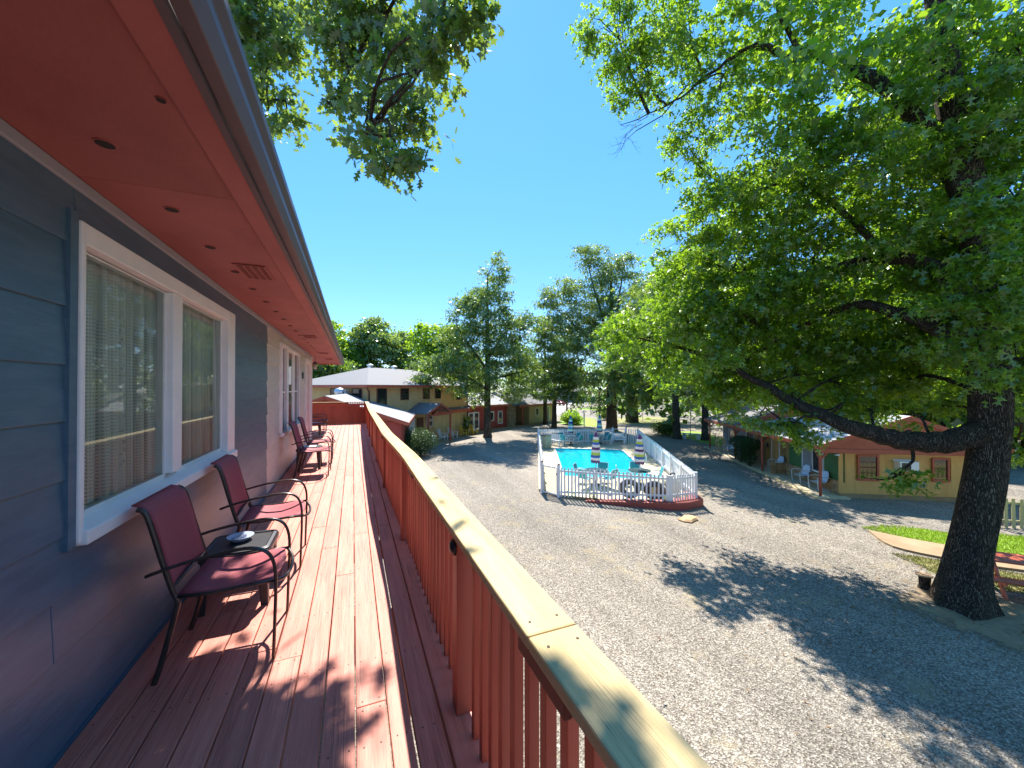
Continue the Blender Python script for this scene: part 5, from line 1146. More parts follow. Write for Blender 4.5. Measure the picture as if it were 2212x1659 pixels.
# low gabled building by the end of the deck
lb = empty('low_gabled_building', (0,0,0), 0, 'low building with long pale roof just past the deck end', 'building')
R0, R1 = Vector((-1.45,24,4.27)), Vector((-.2,31.6,4.29)); E0, E1 = Vector((3.14,24.1,2.6)), Vector((4.62,31.4,2.62)); K0, K1 = R0*2-E0, R1*2-E1; K0.z, K1.z = 2.6, 2.6
for a, c, d, e in ((R0,R1,E1,E0),(R1,R0,K0,K1)):
    up = Vector((0,0,.06)); b = MB(); b.add([tuple(v) for v in (e,d,c,a,e+up,d+up,c+up,a+up)], [(0,3,2,1),(4,5,6,7),(0,1,5,4),(1,2,6,5),(2,3,7,6),(3,0,4,7)]); b.build('roof', M['roofm'], lb)
for a, c in ((R0,E0),(R0,K0),(R1,E1)):
    off = (R0-R1).normalized()*.04 * (1 if a is R0 else -1); b = MB(); b.bar(a+off-Vector((0,0,.06)), c+off-Vector((0,0,.06)), .04, .2); b.build('rake_board', M['redtrim'], lb)
b = MB(); b.bar(E0-Vector((-.02,0,.06)), E1-Vector((-.02,0,.06)), .04, .2); b.build('fascia', M['redtrim'], lb)
b = MB(); i0, i1 = E0.lerp(R0,.1), E1.lerp(R1,.1); j0, j1 = K0.lerp(R0,.1), K1.lerp(R1,.1)
s = (R1-R0).normalized()*.25; pts = [i0+s, i1-s, j1-s, j0+s]
b.add([(p.x,p.y,0) for p in pts] + [(p.x,p.y,2.75) for p in pts], [(0,1,5,4),(1,2,6,5),(2,3,7,6),(3,0,4,7)]); b.build('wall', M['redwall'], lb)
q0, q1, q2 = i0+s, j0+s, R0+s; b = MB(); b.add([(q0.x,q0.y,2.7),(q1.x,q1.y,2.7),(q2.x,q2.y,4.2)], [(0,1,2)]); b.build('gable', M['redtrim'], lb)
for (vx, vy, vz, sc_) in ((-.9,30.5,4.1,1.),(.0,31.6,4.0,.7)):
    b = MB(); b.M = Matrix.Translation((vx,vy,vz)) @ Matrix.Scale(sc_, 4); b.lathe([(.16,-.3),(.16,.12),(.30,.2),(.36,.4),(.30,.58),(.1,.66),(0,.66)], 18, wob=lambda a, z: 1+.04*math.sin(18*a)); b.build('turbine_vent', M['steel'], lb, smooth=False)

# white adirondack and yellow chairs along the tan wall
def yard_chair(m_):
    t = empty('lawn_chair')
    for k in range(5):
        b = MB(); b.bar((-.12,-.22+.11*k,.30),(-.34,-.22+.11*k,.98-.02*abs(k-2)),.018,.095, up=(1,0,0)); b.build('back_slat', m_, t)
    for k in range(5): MB().box(-.10+.11*k,-.01+.11*k,-.27,.27,.36-.015*(4-k),.38-.015*(4-k)).build('seat_slat', m_, t)
    for s in (-1,1):
        MB().box(.38,.45,s*.30-.02,s*.30+.02,0,.58).build('leg', m_, t); b = MB(); b.bar((.40,s*.28,.34),(-.40,s*.28,.02),.03,.10); b.build('leg', m_, t); MB().box(-.28,.52,s*.32-.06,s*.32+.06,.58,.605).build('armrest', m_, t)
    return t
yc = yard_chair(M['picket']); yy = yard_chair(M['yellowp']); fr_ = fa - math.pi/2
GW = 'white wooden lawn chairs before the tan wall'; GY = 'yellow lawn chairs before the tan wall'
yc.location = (7.55,35.0,0); yc.rotation_euler = (0,0,fr_+.2); tag(yc, 'white lawn chair before the tan wall, left of the pair', 'chair', GW)
copy_tree(yc, (8.75,36.15,0), fr_-.1, 'white lawn chair before the tan wall, right of the pair', 'chair', GW)
copy_tree(yc, (6.2,33.9,0), fr_+.9, 'white lawn chair beside the round boxwood by the porch', 'chair', GW)
yy.location = (10.15,37.1,0); yy.rotation_euler = (0,0,fr_+.2); tag(yy, 'yellow lawn chair near the french doors, left of the pair', 'chair', GY)
copy_tree(yy, (11.3,37.75,0), fr_-.3, 'yellow lawn chair near the french doors, right of the pair', 'chair', GY)
o = empty('potted_plant', (10.95,38.7,0), 0, 'tall potted plant standing between the yellow chairs and wall', 'plant'); MB().lathe([(.16,0),(.22,.35),(.23,.38)], 14).build('pot', M['table_black'], o)
P = [(random.gauss(0,.22), random.gauss(0,.22), random.uniform(.5,1.7)) for _ in range(160)]; leaves_mesh('foliage', np.array(P), .32, 'low', M['leaf2'], o, down=.2)['kind'] = 'stuff'; b = MB(); b.tube([(0,0,.3),(.05,0,.9),(0,.05,1.5)], .02, 5); b.build('stem', M['bark2'], o)

# =================================================================== FAR THINGS
o = empty('grey_house', (62,106,0), R(-10), 'distant long grey house with small white windows', 'house'); MB().box(-12,7.5,0,6,0,3.3).build('wall', M['grey'], o); b = MB(); b.add([(-12.6,-.8,3.3),(8,-.8,3.3),(8,6.8,3.3),(-12.6,6.8,3.3),(-10,3,4.7),(5.5,3,4.7)], [(0,1,5,4),(1,2,5),(2,3,4,5),(3,0,4),(0,3,2,1)]); b.build('roof', M['roof'], o)
for a in (-6.5,-1,4.2): w_ = MB().box(a,a+2.2,-.08,0,1.2,2.3).build('window', M['white'], o); MB().box(a+.25,a+1.95,-.1,-.081,1.4,2.1).build('pane', M['glassdark'], w_)
MB().box(7.6,9.6,1,5,0,3).build('porch_wall', M['wood'], o)
o = empty('drive_gateway', (0,0,0), 0, 'tall dark post and beam frame over the far drive entrance', 'gateway')
MB().box(35.1,35.3,59.4,59.6,0,3.95).build('post', M['brown'], o); MB().box(39.1,39.3,55.3,55.5,0,3.95).build('post', M['brown'], o); b = MB(); b.bar((34.2,60.5,4.02),(42.5,52,4.02),.14,.14); b.build('beam', M['brown'], o)
o = empty('parked_car', (50.5,90,0), R(-70), 'dark red car parked far off by the grey house', 'car')
b = MB(); prof = [(-2.2,.35),(-2.25,.75),(-1.9,.95),(-1.2,1.0),(-.6,1.42),(.7,1.45),(1.5,1.0),(2.1,.92),(2.25,.6),(2.2,.35)]
b.add([(x,-.85,z) for x,z in prof] + [(x,.85,z) for x,z in prof], [tuple(range(10)), tuple(range(19,9,-1))] + [(i,10+i,10+(i+1)%10,(i+1)%10) for i in range(10)]); b.build('body', M['carred'], o, bevel=.08)
b = MB(); b.box(-.9,1.1,-.87,-.84,1.02,1.36); b.build('side_window', M['glassdark'], o)
for sx in (-1.4,1.4):
    for sy in (-.85,.85): b = MB(); b.M = Matrix.Translation((sx,sy,.33)) @ Matrix.Rotation(R(90),4,'X'); b.lathe([(.2,-.1),(.33,-.1),(.33,.1),(.2,.1)], 16); b.build('wheel', M['rubber'], o)
o = empty('lamp_post', (26.32,40.33,0), R(20), 'white T topped post on the grass past the pool', 'post'); MB().box(-.06,.06,-.06,.06,0,1.75).build('post', M['picket'], o); b = MB(); b.bar((0,0,1.88),(-.42,0,1.72),.16,.05); b.bar((0,0,1.88),(.42,0,1.72),.16,.05); b.build('hood', M['picket'], o)
o = empty('road_sign', (37.4,42.6,0), R(-30), 'orange diamond sign on a thin post beyond the drive', 'sign'); MB().box(-.03,.03,-.03,.03,0,2.6).build('post', M['steel'], o); b = MB(); b.M = Matrix.Translation((0,-.05,2.55)) @ Matrix.Rotation(R(45),4,'Y'); b.box(-.42,.42,-.01,.01,-.42,.42); b.build('panel', M['orange'], o)
o = empty('wooden_ladder_stand', (26.2,50.2,0), 0, 'small wooden stand with rungs behind the dark trunks', 'stand')
for sx in (-.4,.4): MB().box(sx-.05,sx+.05,-.05,.05,0,2.0).build('post', M['brown'], o)
for k in range(4): MB().box(-.35,.35,-.04,.04,.4+.35*k,.48+.35*k).build('rung', M['brown'], o)
MB().box(-.8,.8,-.5,.5,2.0,2.15).build('top', M['brown'], o)
# plank bench between two trees
o = empty('plank_bench', (0,0,0), 0, 'pale plank bench set between two tree trunks', 'bench'); b = MB(); b.bar((28.35,27.05,.52),(29.45,25.9,.52),.42,.05); b.build('seat', M['metalwhite'], o)
for p in ((28.5,26.9),(29.3,26.05)): b = MB(); b.box(p[0]-.05,p[0]+.05,p[1]-.15,p[1]+.15,0,.49); b.build('leg', M['picket'], o)
# red picnic table
pt = empty('picnic_table', (14.62,3.72,0), R(-49), 'red painted picnic table behind the big oak trunk', 'picnic table')
for k in range(5): MB().box(-.95,.95,-.37+.15*k,-.235+.15*k,.72,.76).build('top_board', M['picnic'], pt, bevel=.004)
for s in (-1,1):
    for k in range(2): MB().box(-.95,.95,s*.72-.145+.15*k,s*.72-.01+.15*k,.43,.47).build('seat_board', M['picnic'], pt, bevel=.004)
for x in (-.68,.68):
    for s in (-1,1): b = MB(); b.bar((x,s*.22,.72),(x,s*.68,0),.045,.09); b.build('leg', M['picnic'], pt)
    MB().box(x-.07,x-.025,-.80,.80,.34,.43).build('cross_beam', M['picnic'], pt); MB().box(x-.07,x-.025,-.36,.36,.63,.72).build('cross_beam', M['picnic'], pt)
# stump ornament left of the oak
o = empty('log_stump', (12.62,4.75,0), .4, 'short cut log with flat top against the oak root', 'stump'); MB().lathe([(.13,0),(.10,.1),(.11,.28),(.10,.30)], 12, wob=lambda a,z: 1+.1*math.sin(3*a)).build('log', M['bark'], o); MB().lathe([(.15,.302),(.15,.33),(.14,.335)], 12).build('top', M['wood'], o)
# cream picket fence by the lawn (right edge)
cf = empty('yard_fence', (0,0,0), 0, 'cream picket fence on the lawn right of the big oak', 'fence'); pk = None
picket_run((20.3,6.0,0), (24.4,3.0,0), .21, .0, .0, 1.0, cf, m_=M['yellow'], w_=.10, every=2.0)
# porch swing bits and paved lot beyond: small table with white parasol frame

# =================================================================== TREES
def lobes_px(L, wgt=1.):
    return [(tuple(at(px, py, d)), (r, r, r*.85), wgt) for px, py, d, r in L]
def limb_px(L): return [(*at(px, py, d), r) for px, py, d, r in L]
rng = np.random.default_rng(5)
# the big oak right of the drive
T0 = [(12.35,4.03,-.15),(12.45,4.0,.9),(12.84,3.83,3.1),(12.98,3.79,4.9),(12.85,3.85,7.2),(12.54,3.95,9.3),(12.15,4.1,11.4),(11.9,4.2,13.6)]
OL = [(1330,60,11,1.0),(1400,150,11,1.1),(1480,60,10.5,1.3),(1550,200,10.6,1.0),(1610,30,10.8,1.1),(1690,185,10.8,.8),(1800,10,10,1.1),(1880,230,9,1.4),
      (1500,330,11,.8),(1570,430,11,1.1),(1680,370,10,1.4),(1810,350,9.2,1.4),(1960,380,9.8,1.5),(2140,90,9.5,1.8),(2190,300,9,1.7),(2200,520,8.8,1.6),
      (1500,520,12,1.3),(1600,560,11.5,1.5),(1760,520,10.5,1.6),(1900,540,10,1.5),(2040,600,9.6,1.4),
      (1380,740,14,1.2),(1480,640,13,1.4),(1450,800,14,1.1),(1560,700,12.5,1.6),(1650,720,12,1.6),(1780,680,11,1.6),(1900,700,10.4,1.4),(2010,720,9.8,1.2),(2190,700,9,1.4),
      (1600,830,12.5,1.1),(1720,810,11.5,1.1),(1830,830,11,1.0),(1950,800,10.5,.9),(1690,905,10.5,.42),(1745,925,10,.35),(1640,900,10.6,.35),(1330,730,15,.8),(1790,900,10.2,.35),
      (2060,230,10.5,1.6),(2060,470,10.6,1.4),(1950,130,10.5,1.3),(2210,850,9.5,.8),(1950,1025,8.6,.16),(1660,860,11,.5),(1740,870,10.6,.5),(1560,850,12.5,.7),(1690,930,10.3,.3),(1850,780,11.5,1.3),(2000,800,11,1.3),(2080,720,11,1.4),(1920,840,11.5,1.0),(1560,800,13,1.2),(2200,780,9.5,1.0),(1740,700,12.5,1.5),(2080,430,7.7,.55),(2110,540,7.6,.6),(2050,640,7.7,.5),(2150,660,7.5,.65),(2120,760,7.5,.5),(2180,800,7.6,.5),(2210,600,7,.7),(2200,420,7,.7),(2060,330,7.9,.5),(2150,240,7.6,.7),(2205,120,7.4,.8),(2040,740,8,.45),(1990,470,8.4,.6),(2200,950,9.5,.5),(1486,690,12.2,.8),(1540,780,11.2,.7),(1583,629,12.2,.8),(1602,680,11.2,.9),(1445,605,13.8,.7),(1650,640,10.8,.8),(1700,600,10.2,.8),(1880,885,9.9,.32),(1955,895,9.5,.32),(2025,885,9.3,.3),(1820,870,10.2,.3)]
LB = [[(2110,935,8.45,.27),(2040,955,8.6,.25),(1940,950,8.9,.21),(1850,925,9.3,.18),(1740,880,10.2,.14),(1620,815,11.5,.10),(1500,760,13,.07),(1380,730,14.4,.03)],
      [(2080,420,8.45,.20),(2000,280,8.7,.17),(1890,170,9.1,.13),(1790,128,9.5,.11),(1710,122,9.9,.09),(1650,98,10.2,.07),(1600,112,10.4,.05),(1520,170,10.7,.035),(1440,230,11,.022),(1340,270,11.2,.008)],
      [(1740,130,9.8,.07),(1690,40,9.9,.05),(1660,-60,10,.03)],
      [(2100,640,8.5,.19),(2000,570,8.9,.16),(1880,560,9.6,.12),(1760,590,10.4,.09),(1640,600,11.3,.06),(1540,570,12,.03)],
      [(2110,760,8.5,.18),(1980,690,9.2,.15),(1850,660,10,.11),(1740,700,10.9,.08),(1640,760,11.8,.05),(1560,800,12.6,.025)],
      [(2040,300,8.4,.16),(2120,180,8.8,.12),(2190,60,9.2,.08)],[(2095,520,8.45,.17),(2150,420,8.9,.13),(2230,330,9.3,.09)],
      [(1920,560,9.4,.09),(1800,440,9.8,.07),(1700,400,10.2,.05),(1590,420,10.8,.025)],
      [(1790,905,9.7,.05),(1740,900,10,.03),(1700,920,10.2,.015)],
      [(1960,930,8.8,.05),(1975,985,8.75,.035),(1930,1030,8.7,.022),(1880,1035,8.7,.010)]]
oak = tree('big_oak_tree', 'huge near oak right of the drive, with a thick low limb', 'tree', (12.35,4.03,0), T0, [.36,.36,.33,.32,.29,.27,.24,.19], [limb_px(l) for l in LB],
     lobes_px(OL), .215, 'mid', M['leaf'], M['bark'], 'tall oaks shading the motel', .98, .36, 46, flare=.24, seed=4, shell=.25)
# unseen upper and rear crown that shades the gravel below
extra = []
for (x, y, z, r) in ((9.9,7.5,14,1.5),(11,6.5,13.5,1.8),(13.5,6,13.5,1.8),(12,8.5,10.8,1.7),(14.5,8,12,1.8),(14.5,4,10.5,1.8),(10.4,5.4,12,1.5),(16,6,9.5,1.8),(12.3,2.5,12.5,1.7)): extra.append(((x,y,z),(r,r,r*.7),.8))
p_, _ = clumps(extra, .6, .42, 34, .2); o = leaves_mesh('crown', p_ - np.array((12.35,4.03,0)), .21, 'low', M['leaf'], oak); o['kind'] = 'stuff'
# bare dead twigs hanging at the end of the top limb
b = MB(); b.M = Matrix.Translation((-12.35,-4.03,0)); rr = random.Random(8)
def twig(p, d, L, r, lvl):
    q = p + d*L*.5 + Vector((rr.uniform(-.06,.06),rr.uniform(-.06,.06),rr.uniform(-.05,.02))); e = q + (d + Vector((rr.uniform(-.4,.4),rr.uniform(-.4,.4),rr.uniform(-.3,.3)))).normalized()*L*.5; b.tube([p,q,e],[r,r*.8,r*.5],4,cap=False)
    if lvl:
        for pp in (q, e, e): twig(pp, (d*.8 + Vector((rr.uniform(-.9,.9),rr.uniform(-.9,.9),rr.uniform(-.6,.6)))).normalized(), L*.62, r*.6, lvl-1)
dv = (at(1310,300,11.2) - at(1480,190,10.9)).normalized(); a0 = at(1480,190,10.9)
b.tube([a0, at(1430,250,11), at(1375,282,11.1)], [.022,.016,.012], 5)
for k in range(3): twig(at(1375+12*k,282-15*k,11.1), (dv + Vector((0,0,-.15+.2*k))).normalized(), .45, .010, 3)
twig(at(1500,250,11), Vector((-.2,-.1,-1)).normalized(), .6, .009, 3)
o = b.build('dead_twigs', M['bark'], oak); o['kind'] = 'stuff'
# overhanging oak over the deck, its trunk out of view behind
OV1 = [(850,40,6.6,.75),(760,60,6.8,.6),(720,20,7,.5),(920,60,6.0,.38),(990,40,4.2,.16),(1010,15,4.2,.14),(955,20,4.4,.16),(950,85,4.4,.12),(700,-60,7,.8),(850,-80,6.6,.9),(770,190,6.7,.34),(850,170,6.4,.48),(900,140,6.5,.4),(945,150,5.0,.15),(740,240,6.8,.34),(810,260,6.3,.40),(870,250,6.3,.35),(910,240,6.4,.30),(800,330,5.6,.27),(850,330,5.5,.22),(870,355,5.4,.13),(730,130,6.9,.3),(715,95,6.9,.25)]
OV2 = [(500,20,8.4,.9),(560,60,8.2,.7),(600,100,8.2,.42),(560,170,8.1,.55),(580,240,8,.40),(530,220,8.2,.55),(630,262,7.9,.26),(500,130,8.6,.7),(540,-60,8.4,1.0),(470,-40,8.8,1.0),(620,40,8.3,.3),(635,90,8.1,.2),(545,270,8.1,.25)]
OT = [(5.2,-2.2,0),(5.0,-2.0,4),(4.6,-1.6,8),(4.2,-1.0,11.5),(3.8,-.4,14)]
OB = [[(4.6,-1.6,8,.2),(3.8,1.5,10.6,.15),*[(*at(900,-160,6.6),.06)],*[(*at(850,0,6.6),.03)],*[(*at(800,160,6.5),.018)],*[(*at(790,290,6.3),.012)]],
      [(4.2,-1,11.5,.17),(2.4,2.5,12.8,.13),*[(*at(700,-220,7.4),.09)],*[(*at(560,-80,8.4),.06)],*[(*at(560,100,8.2),.03)],*[(*at(570,220,8.1),.012)]],
      [tuple([*at(900,-160,6.6),.08]),tuple([*at(960,-40,6.6),.04]),tuple([*at(940,130,6.6),.012])],
      [tuple([*at(800,60,6.6),.03]),tuple([*at(745,170,6.75),.018]),tuple([*at(728,240,6.8),.009])]]
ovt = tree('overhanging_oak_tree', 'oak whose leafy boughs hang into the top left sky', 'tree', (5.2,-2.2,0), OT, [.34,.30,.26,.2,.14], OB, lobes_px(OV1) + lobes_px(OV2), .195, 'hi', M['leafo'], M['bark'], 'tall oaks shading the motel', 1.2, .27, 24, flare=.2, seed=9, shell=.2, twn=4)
# 260 separately built leaves round the edge of the nearest bough
lm = None; rl = random.Random(12)
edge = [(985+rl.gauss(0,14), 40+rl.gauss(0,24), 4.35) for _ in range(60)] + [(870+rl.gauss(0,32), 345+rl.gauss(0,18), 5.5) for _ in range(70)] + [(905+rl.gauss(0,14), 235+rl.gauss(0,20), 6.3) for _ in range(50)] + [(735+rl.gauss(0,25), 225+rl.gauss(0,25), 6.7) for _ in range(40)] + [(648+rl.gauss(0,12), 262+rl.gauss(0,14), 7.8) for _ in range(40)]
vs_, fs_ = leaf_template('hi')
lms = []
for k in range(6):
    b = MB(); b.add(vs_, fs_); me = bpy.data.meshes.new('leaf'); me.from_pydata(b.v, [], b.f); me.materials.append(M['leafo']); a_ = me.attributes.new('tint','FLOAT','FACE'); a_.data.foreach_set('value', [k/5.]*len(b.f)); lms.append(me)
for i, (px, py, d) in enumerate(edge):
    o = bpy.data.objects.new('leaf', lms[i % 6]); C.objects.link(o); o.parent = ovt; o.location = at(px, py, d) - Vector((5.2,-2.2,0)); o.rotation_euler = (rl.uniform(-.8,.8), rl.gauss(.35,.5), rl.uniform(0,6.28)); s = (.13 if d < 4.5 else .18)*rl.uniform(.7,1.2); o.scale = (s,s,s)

# trees of the middle distance
GD = 'oaks standing round the drive and pool'
def mid_tree(label, x, y, tw, lob, limbs, tops, ls=.36, lm_='leaf2', den=2.2, cs=.70, per=36, tr=.3, seed=1, lean_=(0,0), grp=GD, name='oak_tree', tm='mid', shell=.3):
    H = tops; T = [(x,y,-.1),(x+lean_[0]*.3,y+lean_[1]*.3,H*.25),(x+lean_[0]*.7,y+lean_[1]*.7,H*.55),(x+lean_[0],y+lean_[1],H*.92)]
    return tree(name, label, 'tree', (x,y,0), T, [tr,tr*.85,tr*.55,.04], [limb_px(l) for l in limbs], lobes_px(lob), ls, tm, M[lm_], M['bark2'], grp, den, cs, per, flare=.12, seed=seed, shell=shell, twn=3)
A_ = 36.5
mid_tree('tall oak before the red wing, left of the pool, with pointed crown', 11.95,35.0,0,
  [(1075,590,37,1.3),(1060,650,37,1.9),(1095,700,37,2.0),(1020,680,36,1.9),(985,720,35.5,1.6),(1040,740,36.5,2.0),(1100,760,37,2.0),(1140,700,38,1.3),(990,780,35,1.7),(960,800,34.5,1.2),(925,790,34,1.4),(905,820,33.5,.8),(1060,800,36,1.7),(1130,800,38,1.7),(1005,830,35,1.3),(1110,840,37,1.3),(1030,640,36.5,1.2),(1000,655,36,.8),(1080,560,37,.7),(1035,860,36,.9)],
  [[(1052,800,36.5,.16),(1010,740,36,.10),(985,700,35.6,.05)],[(1052,780,36.5,.14),(1090,720,37,.09),(1130,690,37.6,.04)],[(1050,840,36.4,.14),(1000,810,35.4,.10),(940,790,34.2,.06),(900,815,33.6,.03)],[(1055,820,36.5,.12),(1100,810,37,.08),(1140,800,37.8,.04)]], 17.0, seed=11, tr=.36)
mid_tree('tall twin topped oak rising behind the pool, thick pale trunk', 26.6,35.3,0,
  [(1290,560,43,1.8),(1265,545,43,1.2),(1330,590,43,2.0),(1350,560,43,1.3),(1300,630,43,2.3),(1240,620,42.5,1.8),(1200,640,42.5,1.6),(1250,680,42.5,2.2),(1330,680,43,2.4),(1380,650,43.5,2.2),(1390,610,43.5,1.5),(1200,700,42,1.6),(1180,660,42,1.0),(1290,740,42,2.2),(1360,740,42,2.2),(1230,760,41.5,1.8),(1330,800,41,1.7),(1270,810,41,1.5),(1410,700,44,2.2),(1400,790,41,1.8),(1350,850,39,1.4),(1290,870,40,.9),(1250,720,43,2.2),(1310,700,43.5,2.4),(1380,730,43,2.2),(1440,760,44,2.2),(1370,800,42,2.0),(1420,840,43,1.8),(1240,810,43,1.8)],
  [[(1320,760,42.5,.2),(1300,680,42.6,.14),(1280,610,42.8,.09),(1268,560,43,.04)],[(1320,740,42.5,.18),(1335,660,42.8,.12),(1345,590,43,.06)],[(1318,780,42.4,.14),(1260,720,42.3,.09),(1205,670,42.2,.04)],[(1322,720,42.6,.13),(1380,660,43.2,.07)]], 20.5, seed=12, tr=.62, ls=.33)
mid_tree('dark leaning oak trunk pair behind the left pool pickets, nearer one', 21.86,39.9,0,
  [(1190,760,44,2.0),(1170,720,44,1.4),(1220,800,43,1.8),(1150,810,43,1.8),(1200,840,42.5,1.4),(1235,850,42,1.3),(1180,700,44,1.2)], [[(1198,830,44.5,.14),(1170,770,44.5,.08)]], 13, seed=13, tr=.3, lm_='leaf3', lean_=(.6,.5))
mid_tree('dark leaning oak trunk pair behind the left pool pickets, farther one', 23.3,44.9,0,
  [(1130,770,50,2.2),(1160,840,49,1.6),(1120,830,49,1.6),(1200,790,50,2.0),(1220,740,50,1.8),(1240,820,49,1.8)], [], 14, seed=14, tr=.28, lm_='leaf3', lean_=(.4,.8))
mid_tree('short thick trunked oak on the far grass island', 35.5,42.6,0,
  [(1360,830,54,2.2),(1400,820,54,2.4),(1330,800,54,2.2),(1370,770,54,2.6),(1420,780,54,2.6)], [], 12, seed=15, tr=.85, lm_='leaf3')
mid_tree('dark oak beside the plank bench, left one', 28.0,27.3,0,
  [(1480,560,40,1.4),(1450,600,40,1.8),(1430,660,40,2.0),(1500,640,40,2.0),(1470,740,39,2.0),(1440,800,39,1.8),(1520,780,39,2.0),(1500,850,38.6,1.2),(1410,850,38.6,1.2),(1400,750,41,1.6),(1460,700,31,2.2),(1420,740,31,1.7),(1500,600,31,2.2),(1450,640,32,2),(1405,712,27.8,2),(1443,775,25.4,1.7),(1442,700,24.7,2),(1375,712,30.5,2),(1455,650,24.5,2),(1400,650,29,1.9),(1480,795,24,1.4),(1350,760,31,1.6)], [[(1470,840,39,.14),(1440,780,39.3,.08)],[(1472,820,39,.14),(1520,740,39.5,.08)]], 15, seed=16, tr=.34, lean_=(-.4,.3))
mid_tree('dark oak beside the plank bench, right one', 29.6,25.6,0,
  [(1550,600,38,2.0),(1580,680,37.5,2.2),(1540,740,37,2.0),(1600,780,36.8,1.9),(1560,840,36.5,1.5),(1620,720,38,2.0),(1610,620,38,2.2),(1530,660,29,2.2),(1560,720,27,2),(1580,590,26,2.2),(1500,740,22,1.7),(1540,700,21.5,1.5)], [[(1522,830,36.6,.13),(1560,760,37,.08)]], 15, seed=17, tr=.30, lean_=(.2,.2))
# woods behind the cabins
k = 20
for (px, d, h, lab) in ((1660,36,15,'dark woodland oak behind the grey cabin roof'),(1740,33,16,'dark woodland oak behind the gap between the cabins'),(1830,30,16,'dark woodland oak behind the green cabin, left of its ridge'),(1930,28,17,'dark woodland oak behind the middle of the green cabin'),(2030,27,17,'dark woodland oak behind the right end of the green cabin'),(2130,27,16,'dark woodland oak seen just right of the big trunk'),(2220,26,16,'dark woodland oak at the right picture edge'),(1700,44,17,'farther woodland oak filling the gap above the cabins'),(1860,42,17,'farther woodland oak above the green cabin')):
    g0 = at(px, 837 + 4.8*830/d, d); L_ = []
    rr = random.Random(k)
    for j in range(11):
        zz = rr.uniform(3.2, h-1.5); a = rr.uniform(0, 6.28); q = rr.uniform(.3, 3.2) * (1 - .4*(zz/h)); L_.append(((g0.x+math.cos(a)*q, g0.y+math.sin(a)*q, zz), (rr.uniform(1.5,2.3),)*3, .8))
    tree('oak_tree', lab, 'tree', (g0.x,g0.y,0), [(g0.x,g0.y,-.1),(g0.x+.1,g0.y,h*.3),(g0.x,g0.y+.2,h*.6),(g0.x,g0.y,h*.72)], [.3,.25,.16,.04], [], L_, .42, 'low', M['leaf3'], M['bark2'], 'woodland oaks behind the cabins', 4.2, .9, 36, seed=k, shell=.2, twn=6); k += 1
# trees behind the two storey motel
for (px, d, h, r, lab, lmn) in ((735,58,15.5,3.2,'broad oak behind the left end of the two storey motel','leaf'),(700,50,11,2.4,'lower leafy tree left behind the two storey motel','leaf3'),(800,60,16.5,3.2,'round topped oak behind the middle of the two storey motel','leaf2'),(870,62,15,3.0,'oak behind the ridge of the two storey motel','leaf2'),(925,60,13,2.6,'smaller oak behind the right end of the two storey motel roof','leaf'),(1000,66,12,2.6,'far oak seen over the red wing roof','leaf2'),(950,48,13.5,2.2,'bright oak overhanging the right end of the tan motel','leaf')):
    g0 = at(px, 837 + 4.8*830/d, d); rr = random.Random(k); L_ = []
    for j in range(13):
        zz = rr.uniform(h*.32, h-r*.7); a = rr.uniform(0, 6.28); q = rr.uniform(.2, r*1.35) * (1 - .55*max(0,(zz/h-.5))); s = rr.uniform(.55,.8)*r; L_.append(((g0.x+math.cos(a)*q, g0.y+math.sin(a)*q, zz), (s,s,s*.85), .7))
    tree('oak_tree', lab, 'tree', (g0.x,g0.y,0), [(g0.x,g0.y,-.1),(g0.x+.1,g0.y,h*.3),(g0.x,g0.y+.2,h*.6),(g0.x,g0.y,h*.75)], [.35,.3,.18,.04], [], L_, .40, 'low', M[lmn], M['bark2'], 'oaks behind the two storey motel', 4.0, .85, 34, seed=k, shell=.35, twn=4); k += 1
# treeline closing the horizon
TL = []
for i in range(330):
    a = R(-62 + 130*random.random()); d = random.uniform(85, 150); 
    if 24 < math.degrees(a) < 33 and d < 125: d += 60
    x, y = math.sin(a)*d, math.cos(a)*d; h = random.uniform(9, 15); TL.append(((x,y,h*.45),(5.5,5.5,h*.55),.22))
for i in range(120):
    a = R(40 + 75*random.random()); d = random.uniform(38, 80); x, y = math.sin(a)*d, math.cos(a)*d; h = random.uniform(7, 14); TL.append(((x,y,h*.5),(4,4,h*.5),.35))
p_, _ = clumps(TL, .8, 1.4, 22, .3); p_ = p_[p_[:,2] > .1]; o = leaves_mesh('woods', p_, .75, 'low', M['leaf3']); tag(o, 'far dark woods closing the horizon beyond the motel', 'woods', kind='stuff')
# trees out of view to the right and behind: they are what the windows mirror
for (x, y, h, lab) in ((16,-6,14,'oak right of the camera beyond the frame'),(24,-9,15,'second oak right of the camera beyond the frame')):
    rr = random.Random(k); L_ = [((x+rr.uniform(-3,3), y+rr.uniform(-3,3), rr.uniform(4,h)), (2.2,)*3, .5) for _ in range(10)]
    tree('oak_tree', lab, 'tree', (x,y,0), [(x,y,-.1),(x+.1,y,h*.3),(x,y+.2,h*.6),(x,y,h*.9)], [.35,.3,.18,.04], [], L_, .45, 'low', M['leaf'], M['bark2'], None, 1.2, .8, 24, seed=k, twn=4); k += 1

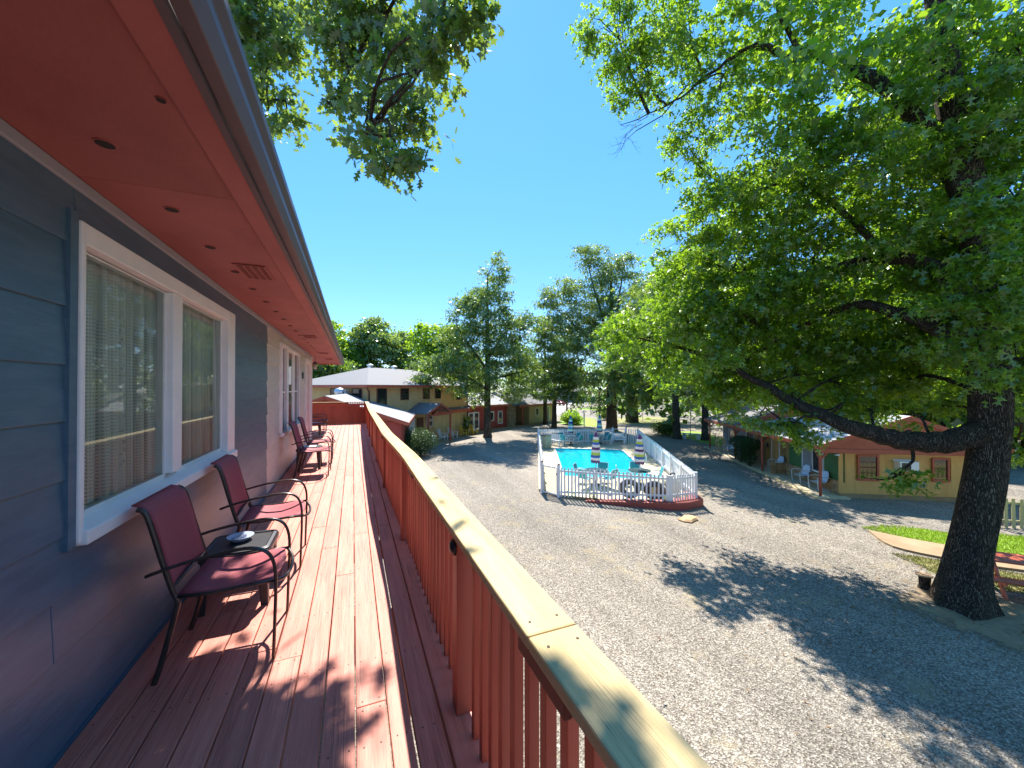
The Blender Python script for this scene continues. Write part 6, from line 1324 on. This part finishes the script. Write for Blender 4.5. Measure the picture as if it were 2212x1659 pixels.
# =================================================================== SHRUBS
def shrub(name, label, loc, r, h, n, ls, lm_, tm='low', grp=None, lumps=7, cat='shrub'):
    t = empty(name, loc, 0, label, cat, grp); rr = random.Random(int(loc[0]*100)); P = []
    cs = [(rr.uniform(-.35,.35)*r, rr.uniform(-.35,.35)*r, h*rr.uniform(.35,.65)) for _ in range(lumps)]
    for _ in range(n):
        c = cs[rr.randrange(lumps)]; d = Vector((rr.gauss(0,1),rr.gauss(0,1),rr.gauss(0,1))).normalized(); q = rr.random()**.3
        P.append((c[0]+d.x*q*r*.66, c[1]+d.y*q*r*.66, max(.03, c[2]+d.z*q*h*.42)))
    o = leaves_mesh('foliage', np.array(P), ls, tm, M[lm_], t, down=-.2); o['kind'] = 'stuff'
    b = MB()
    for k in range(5): a = k*1.3; b.tube([(0,0,0),(math.cos(a)*r*.2,math.sin(a)*r*.2,h*.3),(math.cos(a)*r*.45,math.sin(a)*r*.45,h*.62)], [.03,.02,.01], 4)
    b.build('stem', M['bark2'], t); return t
shrub('boxwood_shrub', 'round clipped boxwood at the low building corner, right of two', (4.4,27.5,0), 1.65, 2.0, 17000, .065, 'leafbox', grp='clipped boxwoods by the low gabled building')
shrub('boxwood_shrub', 'clipped boxwood half behind the deck rail cap, left of two', (3.2,28.4,0), 1.5, 2.3, 12000, .065, 'leafbox', grp='clipped boxwoods by the low gabled building')
for (s, t_, h, lab) in ((6.5,-.05,1.75,'clipped round topped shrub on the cabin porch edge, nearer one'),(7.7,-.05,1.75,'clipped round topped shrub on the cabin porch edge, farther one')):
    x, y = cabpt(s, t_); t = empty('topiary_shrub', (x,y,0), 0, lab, 'shrub', 'clipped shrubs on the cabin porch edge'); P = []
    for _ in range(5200):
        d = Vector((random.gauss(0,1),random.gauss(0,1),random.gauss(0,1))).normalized(); q = random.random()**.25
        if random.random() < .6: P.append((d.x*q*.78, d.y*q*.62, 1.35+d.z*q*.40))
        else: P.append((d.x*q*.42, d.y*q*.42, .75+d.z*q*.65))
    leaves_mesh('foliage', np.array(P), .07, 'low', M['leafbox'], t, down=-.2)['kind'] = 'stuff'; MB().tube([(0,0,0),(.03,0,.6),(0,.02,1.2)], .045, 6).build('stem', M['bark2'], t)
for (x, y, r, h, n, lab, lm_) in ((29.1,29.8,1.4,1.3,2600,'leafy low bush on the drive verge right of the pool','leaf3'),(26.5,43.5,1.6,1.5,3500,'bright green mounded bush behind the far left umbrella','leaf'),(29.5,48.5,1.4,1.5,2500,'green bush on the far grass beyond the white post','leaf'),(34.2,46.5,1.7,1.9,3000,'dark green bush beside the thick far trunk','leaf3'),(62.5,84,2.2,4.0,3500,'round bright green bush far off on the lawn','leaf'),(70,84,3.0,3.6,3500,'dark far hedge bush behind the lawn','leaf3'),(25.6,3.4,1.3,3.4,3500,'light leafed small tree by the cream fence, right edge','leaf'),(-3.4,32.5,1.6,3.2,3500,'bright green bush left of the low gabled building','leaf')):
    shrub('leafy_bush', lab, (x,y,0), r, h, n, .20 if y < 60 and n < 4000 else .3, lm_)
# bare dead sapling by the grey cabin
rr = random.Random(77)
def sapling(loc, label, h, parentname='bare_sapling'):
    global b
    t = empty(parentname, loc, 0, label, 'sapling'); b = MB(); b.tube([(0,0,0),(.03,0,h*.4),(0,.03,h*.6)], [.035,.028,.022], 6)
    for q in range(7): twig(Vector((0,0,h*(.35+.04*q))), Vector((rr.uniform(-.8,.8),rr.uniform(-.8,.8),rr.uniform(.4,1))).normalized(), h*.3, .014, 3)
    b.build('branches', M['deadwood'], t)
sx_, sy_ = cabpt(10.4,-.6); sapling((sx_,sy_,0), 'bare pale dead sapling before the grey cabin porch', 2.6)
sapling((27.6,25.4,0), 'tall bare grey dead sapling left of the grey cabin', 7.5)
